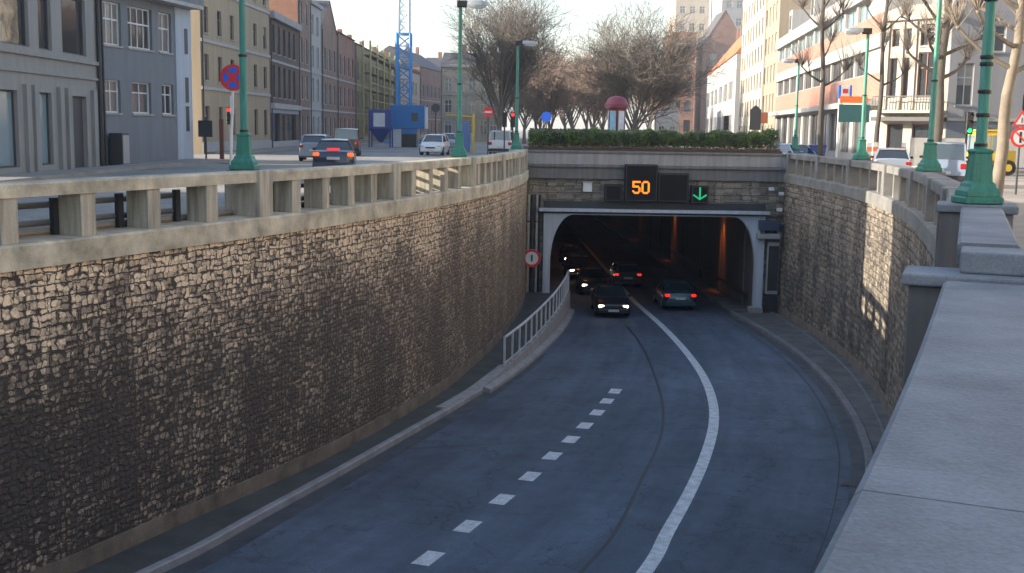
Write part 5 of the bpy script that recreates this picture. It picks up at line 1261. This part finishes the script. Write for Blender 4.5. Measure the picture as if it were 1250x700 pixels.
# lower right signs
p = at(1244, 168, 42); t = round_sign('round white sign with red ring and red slash at the right picture edge', 1245, 168, 42, .36, M_red, 'ban')
pz = at(1246, 145, 42)
MB().add([(-.34, -.06, pz.z-.28), (.34, -.06, pz.z-.28), (0, -.06, pz.z+.3), (-.34, -.04, pz.z-.28), (.34, -.04, pz.z-.28), (0, -.04, pz.z+.3)], [(0, 1, 2), (3, 5, 4), (0, 3, 4, 1), (1, 4, 5, 2), (2, 5, 3, 0)]).build('warning_triangle', M_red, t)
MB().add([(-.22, -.068, pz.z-.21), (.22, -.068, pz.z-.21), (0, -.068, pz.z+.17)], [(0, 1, 2)]).build('triangle_field', M_white, t)
MB().box(-.02, .02, -.075, -.07, pz.z-.15, pz.z+.03).build('triangle_mark', M_black, t)
MB().tube([(0, 0, p.z-.1), (0, 0, pz.z+.1)], .035, 6).build('post_top', M_galv, t)
# teal back board with orange strip
p = at(1042, 138, 60); q = at(1042, 122, 60)
t = thing('direction_board', 'dark teal board with an orange arrow strip above it, behind a green lamp post', 'sign', (p.x, 60, 0))
for x in (-.65, .65): post(t, q.z+.15, .05, M_galv, x)
MB().cbox(-.80, .80, -.10, -.05, p.z-.48, p.z+.42, .01).build('teal_board', mat('teal_board', (.015, .10, .11), .5, .1), t)
zz = q.z
MB().add([(-.76, -.10, zz-.17), (.55, -.10, zz-.17), (.78, -.10, zz), (.55, -.10, zz+.17), (-.76, -.10, zz+.17), (-.76, -.06, zz-.17), (.55, -.06, zz-.17), (.78, -.06, zz), (.55, -.06, zz+.17), (-.76, -.06, zz+.17)], [(0,1,2,3,4), (9,8,7,6,5), (0,5,6,1), (1,6,7,2), (2,7,8,3), (3,8,9,4), (4,9,5,0)]).build('orange_arrow', mat('orange_sign', (.75, .16, .02), .5, .08), t)
p = at(1031, 112, 63)
t = thing('shop_sign', 'small blue, white and red sign on a white pole left of the teal board', 'sign', (p.x-.25, 63, 0))
post(t, p.z+.3, .06, M_white); MB().cbox(-.10, .02, -.12, .06, p.z-.38, p.z+.34, .01).build('blue_side', M_blue, t); MB().cbox(.03, .50, -.12, .06, p.z-.36, p.z+.32, .01).build('white_face', M_white, t)
MB().box(.12, .40, -.128, -.122, p.z-.10, p.z+.14).build('red_mark', M_red, t); MB().cbox(.51, .62, -.12, .06, p.z-.38, p.z+.34, .01).build('blue_side', M_blue, t)
p = at(922, 140, 76)
t = thing('road_sign', 'dark house-shaped sign seen from the back above the hedge', 'sign', (p.x, 76, 0)); post(t, p.z, .05, M_dkmet)
MB().prism([(-.36, p.z-1.0), (.36, p.z-1.0), (.36, p.z+.3), (0, p.z+.62), (-.36, p.z+.3)], -.09, -.06).build('plate', M_dkmet, t)
p = at(932, 144, 77.5)
t = thing('road_sign', 'small brown square sign right beside the house-shaped sign', 'sign', (p.x, 77.5, 0)); post(t, p.z, .04, M_dkmet)
MB().cbox(-.28, .28, -.08, -.05, p.z-.38, p.z+.36, .01).build('plate', mat('sign_brown', (.33, .10, .04), .6, .1), t)
p = at(251, 157, 62)
t = thing('notice_board', 'dark notice board with a brown post on the far pavement, left', 'sign', (p.x, 62, 0)); post(t, p.z+.6, .05, M_dkmet)
MB().cbox(-.38, .38, -.09, -.04, p.z-.45, p.z+.42, .01).build('board', M_dkmet, t); MB().box(.75, .95, -.1, .1, 0, p.z+.5).build('wooden_post', mat('post_brown', (.14, .05, .035), .7, .1), t)
p = at(578, 160, 92)
t = thing('barrier_post', 'tall yellow post beside the blue street bin', 'post', (p.x, 92, 0)); MB().cbox(-.1, .1, -.1, .1, 0, 3.2, .02).build('post', mat('site_yellow', (.62, .42, .04), .5, .1), t); MB().tube([(0, 0, 2.95), (-2.2, 0, 3.15)], .05, 6).build('boom', mat('site_yellow', (0, 0, 0)), t)
p = at(565, 165, 98)
t = thing('container', 'pale blue box container at the roadside behind the white van', 'container', (p.x, 98, 0)); MB().cbox(-.55, .55, -.5, .5, .1, 2.6, .04).build('body', mat('bin_blue', (.12, .20, .42), .6, .1), t); MB().cbox(.62, 1.0, -.4, .4, .1, 1.7, .04).build('side_unit', mat('pale_blue_unit', (.3, .4, .55), .6, .1), t)

# advertising column
p = at(752, 165, 66)
t = thing('advertising_column', 'six-sided advertising column with dark red domed roof and lit poster panels', 'column', (p.x, 66, .14))
M_dred = mat('column_red', (.20, .045, .065), .5, .15)
MB().lathe([(.60, 0), (.60, .5), (.55, .52)], 6, rot=PI/6).build('base', M_dred, t)
MB().lathe([(.50, .5), (.50, 3.2)], 6, rot=PI/6).build('core', M_dred, t)
for k in range(6):
    a = k*PI/3; c_, s_ = math.cos(a), math.sin(a)
    cx, cy = .455*c_, .455*s_; tx, ty = -s_, c_
    g = MB().add([(cx+tx*.185*sx, cy+ty*.185*sx, z) for sx, z in ((-1, .75), (1, .75), (1, 3.05), (-1, 3.05))]+[(cx+tx*.185*sx+c_*.03, cy+ty*.185*sx+s_*.03, z) for sx, z in ((-1, .75), (1, .75), (1, 3.05), (-1, 3.05))], [(4,5,6,7), (0,4,7,3), (1,2,6,5), (3,7,6,2), (0,1,5,4)])
    g.build('poster', mat('poster_pale', (.55, .62, .70), .4, .25, 2) if k % 2 else mat('poster_blue', (.20, .38, .52), .4, .3, 2), t)
MB().lathe([(.50, 3.2), (.68, 3.22), (.70, 3.42), (.62, 3.5), (.52, 3.72), (.34, 3.84), (.14, 3.88), (.03, 3.89)], 18).build('dome', M_dred, t, smooth=True)
# person in blue beyond the hedge is a small standing figure
# barriers, fence and yellow machine on the right
M_yel = mat('site_yellow', (.62, .42, .04))
t = thing('site_fence', 'pale site fence panels in front of the corner building', 'fence', (23.2, 66, 0))
for k in range(6):
    x = -.6+k*1.75
    MB().box(x, x+1.7, -.02, .02, .35, 1.95).build('panel', mat('fence_pale', (.62, .60, .56), .7, .15), t); MB().box(x-.03, x, -.05, .05, 0, 2.05).build('fence_post', M_galv, t)
for i, (px, y, m_) in enumerate(((1062, 60, 'leftmost, beside the silver car'), (1069, 61, 'second from the left'), (1104, 62.5, 'third, behind the low silver car'))):
    p = at(px, 170, y); t = thing('warning_beacon_post', 'red and white striped warning post, '+m_, 'post', (p.x, y, .0), 0, 'striped warning posts at the works')
    for j in range(6): MB().box(-.12, .12, -.03, .03, .25+j*.24, .488+j*.24).build('stripe_panel', (M_white if j % 2 else mat('stripe_orange', (.72, .17, .05), .5, .1)), t)
    MB().box(-.2, .2, -.2, .2, 0, .2).build('foot', M_black, t)
p = at(1203, 180, 63)
t = thing('site_vehicle', 'small yellow works vehicle with a square cab between lamp post and pale tree', 'vehicle', (p.x, 63, 0))
MB().cbox(-.85, .55, -.8, .8, .75, 2.35, .06).build('cab', M_yel, t); MB().cbox(.57, 1.4, -.7, .7, .55, 1.35, .05).build('engine_cover', M_yel, t); MB().cbox(-.92, .60, -.85, .85, 2.352, 2.45, .03).build('roof', M_yel, t)
MB().box(-.65, -.1, -.83, -.803, 1.35, 2.15).build('window', M_pane_b, t); MB().box(.02, .42, -.83, -.803, 1.35, 2.15).build('window', M_pane_b, t)
MB().box(-.88, -.853, -.6, .6, 1.3, 2.15).build('window', M_pane_b, t)
for x in (-.45, .95):
    for sy in (-1, 1):
        wt = MB().loft([[(x+.42*math.cos(2*PI*k/16), sy*yv, .42+.42*math.sin(2*PI*k/16)) for k in range(16)] for yv in (.60, .88)]).build('wheel', M_tyre, t, smooth=True)
        MB().loft([[(x+.2*math.cos(2*PI*k/12), sy*yv, .42+.2*math.sin(2*PI*k/12)) for k in range(12)] for yv in (.87, .90)]).build('rim', M_yel, wt)
p = at(996, 180, 66)
t = thing('waste_container', 'dark blue container next to the pale blue car and dark tree', 'container', (p.x, 66, 0)); MB().loft([[(x*r, y*.6, z) for x, y in ((-1,-1),(1,-1),(1,1),(-1,1))] for r, z in ((.30, .15), (.42, 1.35))]).build('body', M_site2, t); MB().cbox(-.45, .45, -.65, .65, 1.352, 1.45, .02).build('lid', M_site2, t)

gx, gy = 8.35, 27.0
t = thing('drain_grate', 'small iron drain grate in the road beside the right kerb', 'drain', (gx, gy, road(gy)+.008), -R_(22))
MB().box(-.26, .26, -.20, .20, 0, .012).build('frame', M_dkmet, t)
for k in range(5): MB().box(-.2+k*.09, -.16+k*.09, -.16, .16, .0125, .022).build('bar', M_black, t)

hb = thing('brown_hedge', 'low leafless brown hedge far down the median under the brown trees', 'hedge')
rnd = random.Random(9); lv = MB()
for k in range(9000):
    leaf(lv, Vector((rnd.uniform(1.5, 13.5), rnd.uniform(112, 114.5), .15+2.0*rnd.random()**.8)), rnd.uniform(.08, .16), rnd)
lv.build('foliage', mat('hedge_brown', (.11, .075, .045), .9, .4, 1.2), hb, fix=False)

# thin winter haze: one closed box round the whole scene
hm = bpy.data.materials.new('haze_air'); hm.use_nodes = True; hn = hm.node_tree.nodes; hn.clear()
ho = hn.new('ShaderNodeOutputMaterial'); hv = hn.new('ShaderNodeVolumePrincipled'); hv.inputs['Color'].default_value = (.93, .95, 1, 1); hv.inputs['Density'].default_value = .00048; hv.inputs['Anisotropy'].default_value = .2
hm.node_tree.links.new(hv.outputs[0], ho.inputs['Volume'])
tag(MB().box(-950, 950, -320, 2600, -15, 80).build('haze', hm), kind='stuff')
